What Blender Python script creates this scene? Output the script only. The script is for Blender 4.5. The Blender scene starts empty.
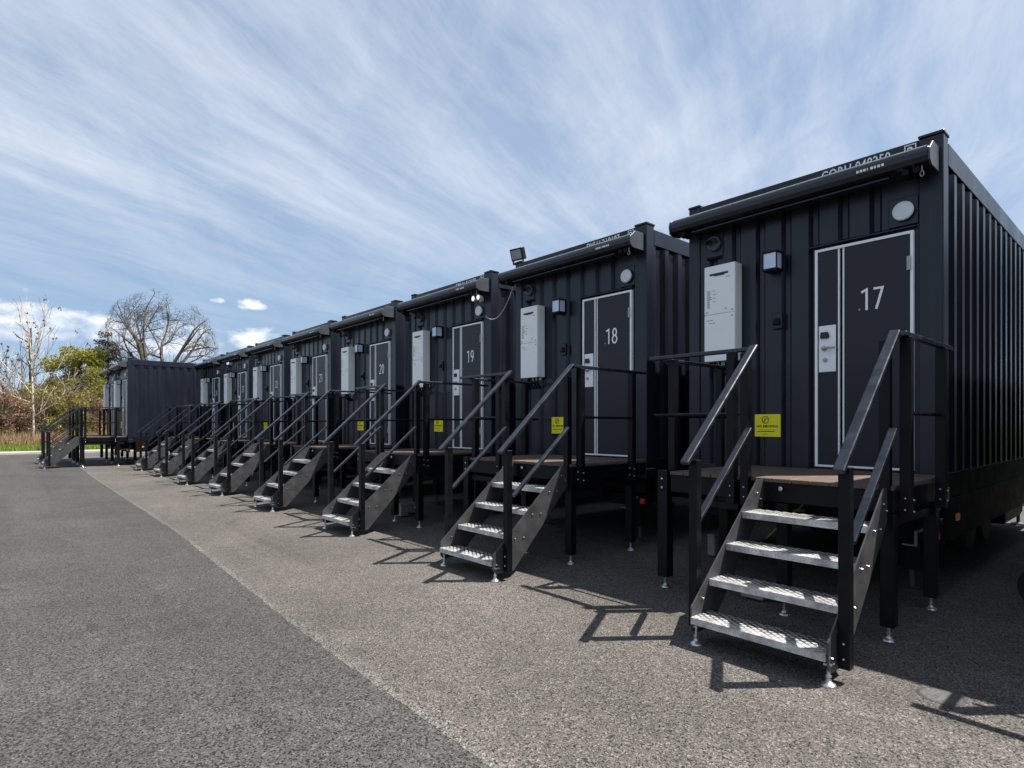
import bpy, math, random
import numpy as np
from mathutils import Vector, Matrix, Quaternion
R = math.radians
scene = bpy.context.scene
COL = scene.collection

# ------------------------------------------------------------------ helpers
class MB:
    """collects faces, builds ONE mesh object"""
    def __init__(s): s.v = []; s.f = []; s.m = []
    def face(s, pts, m=0):
        i = len(s.v); s.v += [tuple(p) for p in pts]; s.f.append(tuple(range(i, i + len(pts)))); s.m.append(m)
    def box(s, x0, x1, y0, y1, z0, z1, m=0):
        i = len(s.v)
        s.v += [(x0,y0,z0),(x1,y0,z0),(x1,y1,z0),(x0,y1,z0),(x0,y0,z1),(x1,y0,z1),(x1,y1,z1),(x0,y1,z1)]
        for q in ((0,3,2,1),(4,5,6,7),(0,1,5,4),(1,2,6,5),(2,3,7,6),(3,0,4,7)):
            s.f.append(tuple(i + k for k in q)); s.m.append(m)
        return s
    def prism(s, poly, axis, a, b, m=0):
        """poly: 2D points; axis 'x' -> (y,z), 'y' -> (x,z), 'z' -> (x,y)"""
        def P(p, t):
            return {'x': (t, p[0], p[1]), 'y': (p[0], t, p[1]), 'z': (p[0], p[1], t)}[axis]
        n = len(poly); i = len(s.v)
        s.v += [P(p, a) for p in poly] + [P(p, b) for p in poly]
        s.f.append(tuple(i + k for k in range(n))); s.m.append(m)
        s.f.append(tuple(i + n + k for k in reversed(range(n)))); s.m.append(m)
        for k in range(n):
            k2 = (k + 1) % n
            s.f.append((i + k2, i + k, i + n + k, i + n + k2)); s.m.append(m)
        return s
    def tube(s, pts, rad, n=8, m=0, cap=True):
        pts = [Vector(p) for p in pts]
        rad = rad if hasattr(rad, '__len__') else [rad] * len(pts)
        base = len(s.v); prev = None
        for k, p in enumerate(pts):
            d = (pts[min(k + 1, len(pts) - 1)] - pts[max(k - 1, 0)])
            d = d.normalized() if d.length > 1e-9 else Vector((0, 0, 1))
            if prev is None:
                u = d.orthogonal().normalized()
            else:
                u = (prev - d * prev.dot(d)); u = u.normalized() if u.length > 1e-6 else d.orthogonal().normalized()
            prev = u; w = d.cross(u)
            for j in range(n):
                a = 2 * math.pi * j / n
                q = p + (u * math.cos(a) + w * math.sin(a)) * rad[k]
                s.v.append(tuple(q))
        for k in range(len(pts) - 1):
            for j in range(n):
                j2 = (j + 1) % n
                s.f.append((base + k*n + j, base + k*n + j2, base + (k+1)*n + j2, base + (k+1)*n + j)); s.m.append(m)
        if cap:
            s.f.append(tuple(base + j for j in reversed(range(n)))); s.m.append(m)
            e = base + (len(pts) - 1) * n
            s.f.append(tuple(e + j for j in range(n))); s.m.append(m)
        return s
    def bar(s, p0, p1, w, h, m=0, up=(0, 0, 1)):
        """rectangular bar between two points: w across, h along 'up'"""
        p0, p1 = Vector(p0), Vector(p1); d = (p1 - p0).normalized()
        x = d.cross(Vector(up)).normalized(); z = x.cross(d).normalized()
        i = len(s.v)
        for p in (p0, p1):
            for a, b in ((-1, -1), (1, -1), (1, 1), (-1, 1)):
                s.v.append(tuple(p + x * (a * w / 2) + z * (b * h / 2)))
        for q in ((3,2,1,0),(4,5,6,7),(0,1,5,4),(1,2,6,5),(2,3,7,6),(3,0,4,7)):
            s.f.append(tuple(i + k for k in q)); s.m.append(m)
        return s
    def lathe(s, prof, c, axis='z', n=16, m=0):
        """prof: (r, t) pairs along the axis"""
        i = len(s.v)
        for r, t in prof:
            for j in range(n):
                a = 2 * math.pi * j / n; p, q = r * math.cos(a), r * math.sin(a)
                s.v.append({'z': (c[0]+p, c[1]+q, c[2]+t), 'y': (c[0]+p, c[1]+t, c[2]+q), 'x': (c[0]+t, c[1]+p, c[2]+q)}[axis])
        for k in range(len(prof) - 1):
            for j in range(n):
                j2 = (j + 1) % n
                s.f.append((i+k*n+j, i+k*n+j2, i+(k+1)*n+j2, i+(k+1)*n+j)); s.m.append(m)
        s.f.append(tuple(i + j for j in reversed(range(n)))); s.m.append(m)
        e = i + (len(prof) - 1) * n
        s.f.append(tuple(e + j for j in range(n))); s.m.append(m)
        return s
    def bolt(s, p, axis, r=.009, m=1):
        k = -1 if axis[0] == '-' else 1
        s.lathe([(r, 0), (r, k*.006), (r*.6, k*.012)], p, axis[-1], 8, m); return s
    def build(s, name, mats, parent=None, origin=(0, 0, 0), smooth=False, bevel=0, fix=True):
        me = bpy.data.meshes.new(name)
        o = Vector(origin)
        me.from_pydata([tuple(Vector(p) - o) for p in s.v], [], s.f)
        for m in (mats if isinstance(mats, (list, tuple)) else [mats]): me.materials.append(m)
        me.polygons.foreach_set('material_index', s.m)
        if fix:
            import bmesh
            b = bmesh.new(); b.from_mesh(me); bmesh.ops.recalc_face_normals(b, faces=b.faces); b.to_mesh(me); b.free()
        if smooth:
            me.polygons.foreach_set('use_smooth', [True] * len(me.polygons))
        me.update()
        ob = bpy.data.objects.new(name, me); COL.objects.link(ob)
        if smooth == 'auto':
            md = ob.modifiers.new('es', 'EDGE_SPLIT'); md.split_angle = R(35)
        if bevel:
            md = ob.modifiers.new('bevel', 'BEVEL'); md.width = bevel; md.segments = 1; md.limit_method = 'ANGLE'; md.angle_limit = R(40)
        if parent: ob.parent = parent
        return ob

def tag(o, label, cat, group=None, kind=None):
    if label: o['label'] = label
    if cat: o['category'] = cat
    if group: o['group'] = group
    if kind: o['kind'] = kind
    return o
def thing(name, loc, label, cat, group=None):
    o = bpy.data.objects.new(name, None); COL.objects.link(o); o.location = loc; o.empty_display_size = .2
    return tag(o, label, cat, group)
def copy_tree(o, parent=None):
    c = o.copy(); COL.objects.link(c)
    if parent: c.parent = parent
    for ch in list(o.children): copy_tree(ch, c)
    return c
def struct(name, mb, mat, **k):
    o = mb.build(name, mat, **k); o['kind'] = 'structure'; return o

def text_mb(txt, x, z, y, size, sx=1.0, depth=.004, bold=.0, align='LEFT', spacing=1.0):
    """lettering standing on the plane y, facing -Y"""
    cu = bpy.data.curves.new('t', 'FONT'); cu.body = txt; cu.size = size; cu.extrude = depth / 2; cu.offset = bold
    cu.align_x = align; cu.space_character = spacing; cu.resolution_u = 3
    ob = bpy.data.objects.new('t', cu); COL.objects.link(ob)
    dg = bpy.context.evaluated_depsgraph_get()
    me = bpy.data.meshes.new_from_object(ob.evaluated_get(dg))
    mb = MB()
    mb.v = [(x + v.co.x * sx, y - v.co.z, z + v.co.y) for v in me.vertices]
    mb.f = [tuple(p.vertices) for p in me.polygons]; mb.m = [0] * len(mb.f)
    bpy.data.objects.remove(ob); bpy.data.curves.remove(cu); bpy.data.meshes.remove(me)
    return mb

def ribbon(mb, pts, w, y, closed=False):
    n = len(pts); L_, R_ = [], []
    for k in range(n):
        a = Vector(pts[(k - 1) % n]) if (closed or k) else None; b = Vector(pts[k]); c = Vector(pts[(k + 1) % n]) if (closed or k < n - 1) else None
        d1 = (b - a).normalized() if a is not None else None; d2 = (c - b).normalized() if c is not None else None
        if d1 is None: d1 = d2
        if d2 is None: d2 = d1
        t = (d1 + d2).normalized(); q = Vector((-t.y, t.x)); s = min(1.8, 1 / max(.3, q.dot(Vector((-d1.y, d1.x)))))
        L_.append(b + q * w / 2 * s); R_.append(b - q * w / 2 * s)
    for k in range(n if closed else n - 1):
        j = (k + 1) % n
        mb.face([(L_[k].x, y, L_[k].y), (R_[k].x, y, R_[k].y), (R_[j].x, y, R_[j].y), (L_[j].x, y, L_[j].y)])
def arc(cx, cy, rx, ry, a0, a1, n=10):
    return [(cx + rx*math.cos(R(a0 + (a1 - a0)*k/n)), cy + ry*math.sin(R(a0 + (a1 - a0)*k/n))) for k in range(n + 1)]
GLYPH = {'1': [([(.02, .84), (.30, .95), (.30, 0)], 0)], '7': [([(.0, .945), (.46, .945), (.14, 0)], 0)], '8': [(arc(.25, .73, .18, .22, 0, 342, 19), 1), (arc(.25, .27, .22, .24, 0, 342, 19), 1)],
         '9': [(arc(.25, .68, .21, .27, 0, 342, 19), 1), ([(.455, .66), (.44, .40), (.20, 0)], 0)], '0': [(arc(.25, .5, .21, .45, 0, 345, 23), 1)],
         '2': [(arc(.25, .72, .21, .24, 165, -25, 12) + [(.03, .05), (.48, .05)], 0)], '3': [(arc(.23, .73, .20, .22, 150, -80, 12), 0), (arc(.23, .27, .22, .24, 80, -150, 12), 0)],
         '4': [([(.40, 0), (.40, .95), (.02, .28), (.52, .28)], 0)]}
def digits(txt, x, z, y, h):
    mb = MB(); adv = .104; x0 = x - adv * (len(txt) - 1) / 2 - .040
    for k, ch in enumerate(txt):
        for i, (pts, cl) in enumerate(GLYPH[ch]):
            ribbon(mb, [(x0 + k*adv + p[0]*h*.80, z + p[1]*h) for p in pts], .0205, y - .0006*i, bool(cl))
    return mb

# ------------------------------------------------------------------ materials
def newmat(name):
    m = bpy.data.materials.new(name); m.use_nodes = True
    nt = m.node_tree; b = nt.nodes['Principled BSDF']
    return m, nt, b
def N(nt, t, **k):
    n = nt.nodes.new(t)
    for a, v in k.items():
        if a in n.inputs: n.inputs[a].default_value = v
        else: setattr(n, a, v)
    return n
def L(nt, a, b): nt.links.new(a, b)
def mathn(nt, op, a, b=None, clamp=False):
    n = nt.nodes.new('ShaderNodeMath'); n.operation = op; n.use_clamp = clamp
    for i, v in enumerate((a, b)):
        if v is None: continue
        if isinstance(v, (int, float)): n.inputs[i].default_value = v
        else: nt.links.new(v, n.inputs[i])
    return n.outputs[0]
def mixc(nt, f, a, b):
    n = nt.nodes.new('ShaderNodeMix'); n.data_type = 'RGBA'
    for i, v in ((0, f), (6, a), (7, b)):
        if isinstance(v, (int, float)): n.inputs[i].default_value = v
        elif isinstance(v, (tuple, list)): n.inputs[i].default_value = (*v[:3], 1)
        else: nt.links.new(v, n.inputs[i])
    return n.outputs[2]
def ramp(nt, x, a, b, c0=0., c1=1.):
    n = nt.nodes.new('ShaderNodeMapRange'); n.inputs[1].default_value = a; n.inputs[2].default_value = b
    n.inputs[3].default_value = c0; n.inputs[4].default_value = c1; nt.links.new(x, n.inputs[0]); return n.outputs[0]
def mat(name, col, rough=.5, metal=0., spec=.5, var=.15, scale=6., stretch=(1, 1, 1), bump=0., bscale=40., rv=.08, coat=0., dust=0.):
    m, nt, b = newmat(name)
    tc = N(nt, 'ShaderNodeTexCoord'); mp = N(nt, 'ShaderNodeMapping'); mp.inputs['Scale'].default_value = stretch
    L(nt, tc.outputs['Object'], mp.inputs[0])
    nz = N(nt, 'ShaderNodeTexNoise', Scale=scale, Detail=5.); L(nt, mp.outputs[0], nz.inputs['Vector'])
    f = ramp(nt, nz.outputs['Fac'], .3, .7)
    cc = mixc(nt, f, [c * (1 - var) for c in col], [min(1, c * (1 + var)) for c in col])
    if dust:                                                          # faint rain streaks and dust runs in the paint
        md = N(nt, 'ShaderNodeMapping'); md.inputs['Scale'].default_value = (9, 9, .35); L(nt, tc.outputs['Object'], md.inputs[0])
        nd = N(nt, 'ShaderNodeTexNoise', Scale=1.6, Detail=7., Roughness=.65); L(nt, md.outputs[0], nd.inputs['Vector'])
        n3 = N(nt, 'ShaderNodeTexNoise', Scale=1.1, Detail=3.); L(nt, tc.outputs['Object'], n3.inputs['Vector'])
        cc = mixc(nt, mathn(nt, 'MULTIPLY', ramp(nt, nd.outputs['Fac'], .52, .80, 0., dust), ramp(nt, n3.outputs['Fac'], .35, .7)), cc, (.055, .052, .050))
    L(nt, cc, b.inputs['Base Color'])
    L(nt, ramp(nt, nz.outputs['Fac'], .3, .7, max(.02, rough - rv), min(1, rough + rv)), b.inputs['Roughness'])
    b.inputs['Metallic'].default_value = metal; b.inputs['Specular IOR Level'].default_value = spec
    if coat: b.inputs['Coat Weight'].default_value = coat; b.inputs['Coat Roughness'].default_value = .15
    if bump:
        n2 = N(nt, 'ShaderNodeTexNoise', Scale=bscale, Detail=4.); L(nt, tc.outputs['Object'], n2.inputs['Vector'])
        bp = N(nt, 'ShaderNodeBump', Strength=bump, Distance=.01); L(nt, n2.outputs['Fac'], bp.inputs['Height']); L(nt, bp.outputs[0], b.inputs['Normal'])
    return m

M = {}
M['navy'] = mat('navy_paint', (.0080, .0102, .0190), .31, var=.3, scale=3., stretch=(1, 1, .25), rv=.07, spec=.44, bump=.10, bscale=5., dust=.5)
M['door'] = mat('door_panel', (.0178, .0155, .0255), .38, var=.06, scale=2., rv=.04, spec=.35)
M['black'] = mat('black_steel', (.003, .0034, .005), .40, var=.4, scale=9., rv=.08, spec=.22)
M['rail'] = mat('handrail_steel', (.010, .013, .020), .30, var=.35, scale=12., rv=.08, spec=.55)
M['drain'] = mat('drain_iron', (.075, .074, .072), .6, var=.5, scale=60.)
M['chassis'] = mat('chassis_black', (.0025, .0025, .003), .65, var=.4, scale=5., spec=.2)
M['stringer'] = mat('dark_grey_steel', (.056, .055, .057), .48, var=.25, scale=7., metal=.2, bump=.05)
M['galv'] = mat('zinc_plated', (.62, .62, .62), .3, metal=.85, var=.12, scale=30.)
M['white'] = mat('white_enamel', (.90, .90, .88), .38, var=.03, scale=4.)
M['frame_white'] = mat('white_frame', (.92, .92, .92), .35, var=.03)
M['plate'] = mat('lock_plate_silver', (.90, .90, .91), .3, metal=0, var=.03)
M['awning'] = mat('awning_cassette', (.010, .012, .019), .28, var=.15, scale=4., spec=.5)
M['capgrey'] = mat('awning_end_cap', (.05, .054, .064), .40, var=.1)
M['yellow'] = mat('yellow_sign', (.92, .80, .012), .4, var=.04)
M['ink'] = mat('black_ink', (.02, .02, .02), .5)
M['greyink'] = mat('grey_print', (.30, .30, .31), .5)
M['disc'] = mat('vent_disc', (.72, .75, .80), .4, var=.05)
M['glass'] = mat('frosted_lens', (.60, .70, .88), .22, var=.06)
M['rubber'] = mat('rubber', (.014, .014, .014), .75, var=.3, bump=.1)
M['rim'] = mat('wheel_rim', (.45, .46, .48), .4, metal=.4)
M['red'] = mat('red_lens', (.60, .022, .012), .25)
M['orange'] = mat('orange_lens', (.75, .20, .02), .3)
M['greybox'] = mat('grey_plastic', (.42, .43, .44), .5)
M['dimbox'] = mat('mid_grey_plastic', (.22, .225, .235), .5)
M['yelcable'] = mat('yellow_green_cable', (.18, .19, .03), .5)
M['whitecable'] = mat('white_cable', (.65, .65, .62), .5)

def deck_mat():
    m, nt, b = newmat('composite_deck')
    tc = N(nt, 'ShaderNodeTexCoord'); mp = N(nt, 'ShaderNodeMapping'); mp.inputs['Scale'].default_value = (14, 1.2, 4)
    L(nt, tc.outputs['Object'], mp.inputs[0])
    nz = N(nt, 'ShaderNodeTexNoise', Scale=4., Detail=6.); L(nt, mp.outputs[0], nz.inputs['Vector'])
    sp = N(nt, 'ShaderNodeSeparateXYZ'); L(nt, tc.outputs['Object'], sp.inputs[0])
    g = mathn(nt, 'ABSOLUTE', mathn(nt, 'SUBTRACT', mathn(nt, 'FRACT', mathn(nt, 'MULTIPLY', sp.outputs[0], 62.)), .5))
    col = mixc(nt, ramp(nt, nz.outputs['Fac'], .3, .7), (.085, .055, .041), (.155, .105, .080))
    L(nt, mixc(nt, ramp(nt, g, .08, .16), (.05, .03, .02), col), b.inputs['Base Color'])
    b.inputs['Roughness'].default_value = .65
    return m
M['deck'] = deck_mat()

def tread_mat():
    m, nt, b = newmat('checker_aluminium')
    tc = N(nt, 'ShaderNodeTexCoord'); sp = N(nt, 'ShaderNodeSeparateXYZ'); L(nt, tc.outputs['Object'], sp.inputs[0])
    geo = N(nt, 'ShaderNodeNewGeometry'); sn = N(nt, 'ShaderNodeSeparateXYZ'); L(nt, geo.outputs['Normal'], sn.inputs[0])
    a = mathn(nt, 'ADD', mathn(nt, 'MULTIPLY', sp.outputs[0], 15.), mathn(nt, 'MULTIPLY', sp.outputs[1], 21.))
    c = mathn(nt, 'SUBTRACT', mathn(nt, 'MULTIPLY', sp.outputs[0], 15.), mathn(nt, 'MULTIPLY', sp.outputs[1], 21.))
    front = mathn(nt, 'LESS_THAN', sn.outputs[2], .5)
    def line(x): return mathn(nt, 'ABSOLUTE', mathn(nt, 'SUBTRACT', mathn(nt, 'FRACT', x), .5))
    mn = mathn(nt, 'MAXIMUM', mathn(nt, 'MINIMUM', line(a), line(c)), front)
    nz = N(nt, 'ShaderNodeTexNoise', Scale=9., Detail=6., Roughness=.7); L(nt, tc.outputs['Object'], nz.inputs['Vector'])
    n2 = N(nt, 'ShaderNodeTexNoise', Scale=160., Detail=2.); L(nt, tc.outputs['Object'], n2.inputs['Vector'])
    cell = mixc(nt, ramp(nt, nz.outputs['Fac'], .38, .62), (.36, .35, .34), (.76, .75, .73))
    cell = mixc(nt, ramp(nt, n2.outputs['Fac'], .4, .75, 0, .55), cell, (.16, .155, .15))
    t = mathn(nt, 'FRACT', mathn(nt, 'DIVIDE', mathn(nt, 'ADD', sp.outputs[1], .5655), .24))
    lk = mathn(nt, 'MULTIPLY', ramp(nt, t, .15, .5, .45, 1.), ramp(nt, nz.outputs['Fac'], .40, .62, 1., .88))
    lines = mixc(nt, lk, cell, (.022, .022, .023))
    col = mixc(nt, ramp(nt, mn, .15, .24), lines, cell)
    L(nt, col, b.inputs['Base Color'])
    b.inputs['Roughness'].default_value = .45; b.inputs['Metallic'].default_value = .25
    bp = N(nt, 'ShaderNodeBump', Strength=.6, Distance=.004); L(nt, ramp(nt, mn, .05, .18), bp.inputs['Height']); L(nt, bp.outputs[0], b.inputs['Normal'])
    return m
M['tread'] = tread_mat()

def asphalt(name, dark, light, tint, patch=.20, bright=.12):
    m, nt, b = newmat(name)
    tc = N(nt, 'ShaderNodeTexCoord'); P = tc.outputs['Object']
    vo = N(nt, 'ShaderNodeTexVoronoi', Scale=215.); L(nt, P, vo.inputs['Vector'])
    bw = N(nt, 'ShaderNodeSeparateColor'); L(nt, vo.outputs['Color'], bw.inputs[0])
    vo2 = N(nt, 'ShaderNodeTexVoronoi', Scale=112.); L(nt, P, vo2.inputs['Vector'])
    bw2 = N(nt, 'ShaderNodeSeparateColor'); L(nt, vo2.outputs['Color'], bw2.inputs[0])
    big = N(nt, 'ShaderNodeTexNoise', Scale=.55, Detail=6., Roughness=.6); L(nt, P, big.inputs['Vector'])
    mid = N(nt, 'ShaderNodeTexNoise', Scale=5., Detail=5., Roughness=.7); L(nt, P, mid.inputs['Vector'])
    mp = N(nt, 'ShaderNodeMapping'); mp.inputs['Scale'].default_value = (.05, 1.1, 1); L(nt, P, mp.inputs[0])
    lane = N(nt, 'ShaderNodeTexNoise', Scale=1., Detail=4.); L(nt, mp.outputs[0], lane.inputs['Vector'])
    st = mathn(nt, 'POWER', bw.outputs[0], 1.3)
    col = mixc(nt, st, dark, light)
    col = mixc(nt, ramp(nt, bw2.outputs[1], .86, .97, 0, .6), col, [min(1, c * 1.75) for c in light])       # pale stones
    col = mixc(nt, ramp(nt, bw2.outputs[2], .74, .84, 0, .92), col, [c * .22 for c in dark])                  # bitumen pits
    k = mathn(nt, 'ADD', ramp(nt, big.outputs['Fac'], .3, .7, -patch, patch), ramp(nt, mid.outputs['Fac'], .3, .7, -.13, .13))
    k = mathn(nt, 'ADD', k, ramp(nt, lane.outputs['Fac'], .3, .7, -bright, bright))
    sn = N(nt, 'ShaderNodeTexNoise', Scale=1.1, Detail=3., Roughness=.65, Distortion=.8); L(nt, P, sn.inputs['Vector'])
    k = mathn(nt, 'ADD', k, ramp(nt, sn.outputs['Fac'], .62, .74, 0., -.26))                                 # old stains
    m2 = N(nt, 'ShaderNodeMapping'); m2.inputs['Scale'].default_value = (.06, 2.6, 1); L(nt, P, m2.inputs[0])
    ty = N(nt, 'ShaderNodeTexNoise', Scale=1., Detail=5., Distortion=.3); L(nt, m2.outputs[0], ty.inputs['Vector'])
    k = mathn(nt, 'ADD', k, ramp(nt, ty.outputs['Fac'], .56, .70, 0., -.14))                                 # tyre polish along the lane
    k = mathn(nt, 'ADD', k, 1.0)
    vm = N(nt, 'ShaderNodeVectorMath', operation='SCALE'); L(nt, col, vm.inputs[0]); L(nt, k, vm.inputs['Scale'])
    L(nt, vm.outputs[0], b.inputs['Base Color'])
    b.inputs['Roughness'].default_value = .85; b.inputs['Specular IOR Level'].default_value = .3
    hb = mathn(nt, 'ADD', bw.outputs[0], bw2.outputs[1])
    bp = N(nt, 'ShaderNodeBump', Strength=.55, Distance=.006); L(nt, hb, bp.inputs['Height']); L(nt, bp.outputs[0], b.inputs['Normal'])
    return m
M['road'] = asphalt('asphalt_grey', (.030, .0280, .0264), (.106, .0995, .0935), None)
M['apron'] = asphalt('asphalt_tan', (.042, .0382, .0343), (.174, .157, .140), None)
M['seam'] = asphalt('asphalt_seam', (.054, .050, .045), (.208, .192, .176), None)
M['concrete'] = mat('pale_concrete', (.42, .40, .37), .8, var=.15, scale=2., bump=.2)
M['soil'] = mat('grass_ground', (.055, .075, .022), .9, var=.4, scale=1.2, spec=.2)

def leafmat(name, c0, c1, trans=.4):
    m, nt, b = newmat(name)
    geo = N(nt, 'ShaderNodeNewGeometry'); tc = N(nt, 'ShaderNodeTexCoord')
    nz = N(nt, 'ShaderNodeTexNoise', Scale=.9, Detail=3.); L(nt, tc.outputs['Object'], nz.inputs['Vector'])
    f = mathn(nt, 'ADD', mathn(nt, 'MULTIPLY', geo.outputs['Random Per Island'], .6), ramp(nt, nz.outputs['Fac'], .35, .65, 0, .4))
    c = mixc(nt, f, c0, c1)
    L(nt, c, b.inputs['Base Color']); b.inputs['Roughness'].default_value = .6; b.inputs['Specular IOR Level'].default_value = .25
    tr = N(nt, 'ShaderNodeBsdfTranslucent'); L(nt, c, tr.inputs[0])
    mx = N(nt, 'ShaderNodeMixShader'); mx.inputs[0].default_value = trans
    L(nt, b.outputs[0], mx.inputs[1]); L(nt, tr.outputs[0], mx.inputs[2]); L(nt, mx.outputs[0], nt.nodes['Material Output'].inputs[0])
    return m
M['leaf_olive'] = leafmat('leaf_olive', (.17, .155, .04), (.44, .39, .11))
M['leaf_rust'] = leafmat('leaf_rust', (.30, .19, .10), (.58, .39, .22))
M['leaf_pink'] = leafmat('leaf_pink', (.34, .235, .19), (.62, .46, .38))
M['leaf_lime'] = leafmat('leaf_lime', (.17, .17, .03), (.38, .36, .07))
M['leaf_dark'] = leafmat('leaf_dark', (.028, .034, .020), (.085, .085, .045))
M['grass'] = leafmat('grass_blade', (.11, .17, .025), (.30, .38, .08))
M['straw'] = leafmat('dry_grass', (.26, .17, .09), (.52, .38, .23))
M['bark_pale'] = mat('pale_bark', (.52, .43, .32), .8, var=.3, scale=6.)
M['bark_grey'] = mat('grey_bark', (.105, .088, .074), .85, var=.35, scale=3.)
M['bark_dark'] = mat('dark_bark', (.07, .055, .045), .9, var=.35, scale=3.)
M['twig'] = mat('shrub_twig', (.20, .14, .10), .85, var=.3)
M['lampglow'] = mat('lit_lamp_face', (.9, .9, .9), .3)
_b = M['lampglow'].node_tree.nodes['Principled BSDF']; _b.inputs['Emission Color'].default_value = (1, .98, .95, 1); _b.inputs['Emission Strength'].default_value = .45

# ------------------------------------------------------------------ the ground
g = MB(); g.face([(-1500, -1500, -.03), (1500, -1500, -.03), (1500, 1500, -.03), (-1500, 1500, -.03)])
struct('ground', g, M['soil'], fix=False)
seam_line = [(12, 1.62), (4, 1.64), (-1.97, 1.68), (-4.41, 1.73), (-9.36, 1.96), (-20.5, 2.15), (-29.8, 2.44), (-39.35, 2.8)]
rs = random.Random(3)
edge = []
for (a, b) in zip(seam_line[:-1], seam_line[1:]):
    n = max(2, int(abs(a[0] - b[0]) / .05))
    for k in range(n):
        t = k / n; edge.append((a[0] + (b[0]-a[0])*t, a[1] + (b[1]-a[1])*t))
edge.append(seam_line[-1])
g = MB(); g.face([(-39.35, -40, 0), (40, -40, 0), (40, 14.4, 0), (-39.35, 14.4, 0)]); struct('road', g, M['road'], fix=False)
wob = [rs.uniform(-.012, .012) for _ in edge]
g = MB()
for k in range(len(edge) - 1):
    (x0, y0), (x1, y1) = edge[k], edge[k+1]
    g.face([(x0, y0 + wob[k], .004), (x0, 14.4, .004), (x1, 14.4, .004), (x1, y1 + wob[k+1], .004)])
struct('pavement', g, M['apron'], fix=False)
w2 = [rs.uniform(.004, .034) for _ in edge]; w3 = [rs.uniform(.004, .020) for _ in edge]
g = MB()
for k in range(len(edge) - 1):
    (x0, y0), (x1, y1) = edge[k], edge[k+1]
    if x1 < -34: break
    g.face([(x0, y0 - w3[k] - .02, .0012), (x0, y0 + w2[k], .0085), (x1, y1 + w2[k+1], .0085), (x1, y1 - w3[k+1] - .02, .0012)])
struct('pavement_joint', g, M['seam'], fix=False)
g = MB(); g.box(-40.1, -39.35, -60, 14.9, -.05, .13); g.box(-39.349, 40, 14.402, 14.9, -.05, .13)
struct('kerb', g, M['concrete'], bevel=.02)

# grass and dry grass beyond the kerb
def blades(name, n, area, h0, h1, w, mt, label, cat, seed, lean=.5):
    r = np.random.default_rng(seed); x0, x1, y0, y1 = area
    bx = r.uniform(x0, x1, n); by = r.uniform(y0, y1, n); a = r.uniform(0, 2*np.pi, n); h = r.uniform(h0, h1, n)
    la = r.uniform(0, 2*np.pi, n); ll = r.uniform(0, lean, n) * h
    wx, wy = np.cos(a) * w, np.sin(a) * w
    v = np.zeros((n, 3, 3)); z0 = -.04
    v[:, 0] = np.stack([bx - wx, by - wy, np.full(n, z0)], 1); v[:, 1] = np.stack([bx + wx, by + wy, np.full(n, z0)], 1)
    v[:, 2] = np.stack([bx + np.cos(la)*ll, by + np.sin(la)*ll, h], 1)
    me = bpy.data.meshes.new(name); me.from_pydata(v.reshape(-1, 3).tolist(), [], np.arange(3*n).reshape(-1, 3).tolist())
    me.materials.append(mt); ob = bpy.data.objects.new(name, me); COL.objects.link(ob)
    return tag(ob, label, cat, kind='stuff')
blades('verge_grass', 30000, (-47.5, -40.15, -9, 15), .12, .46, .03, M['grass'], 'short green grass strip behind the pale kerb', 'grass', 1)
blades('dry_grass', 18000, (-50.6, -46.6, -9, 12), .5, 1.25, .035, M['straw'], 'tan dry grass standing at the foot of the shrubs', 'grass', 2)
blades('rear_grass', 12000, (-30, 8, 15.0, 22), .05, .30, .03, M['grass'], 'grass bank behind the row of cabins seen under their floors', 'grass', 5)

# ------------------------------------------------------------------ cabin (built as number 17)
XR, XL, Y0, Y1, Z0, Z1 = -1.325, -3.765, 6.05, 12.11, .88, 3.97
ORG = Vector(((XR + XL) / 2, Y0, 0))
STEP = 3.03

def corr_profile(a0, a1, outer, inner, flat=.15, sl=.035, inn=.045, first=.10):
    """list of (a, depth) along the wall"""
    pts = [(a0, outer)]; a = a0 + first
    while a + sl*2 + inn < a1 - .03:
        pts += [(a, outer), (a + sl, inner), (a + sl + inn, inner), (a + 2*sl + inn, outer)]
        a += 2*sl + inn + flat
    pts.append((a1, outer)); return pts

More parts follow.
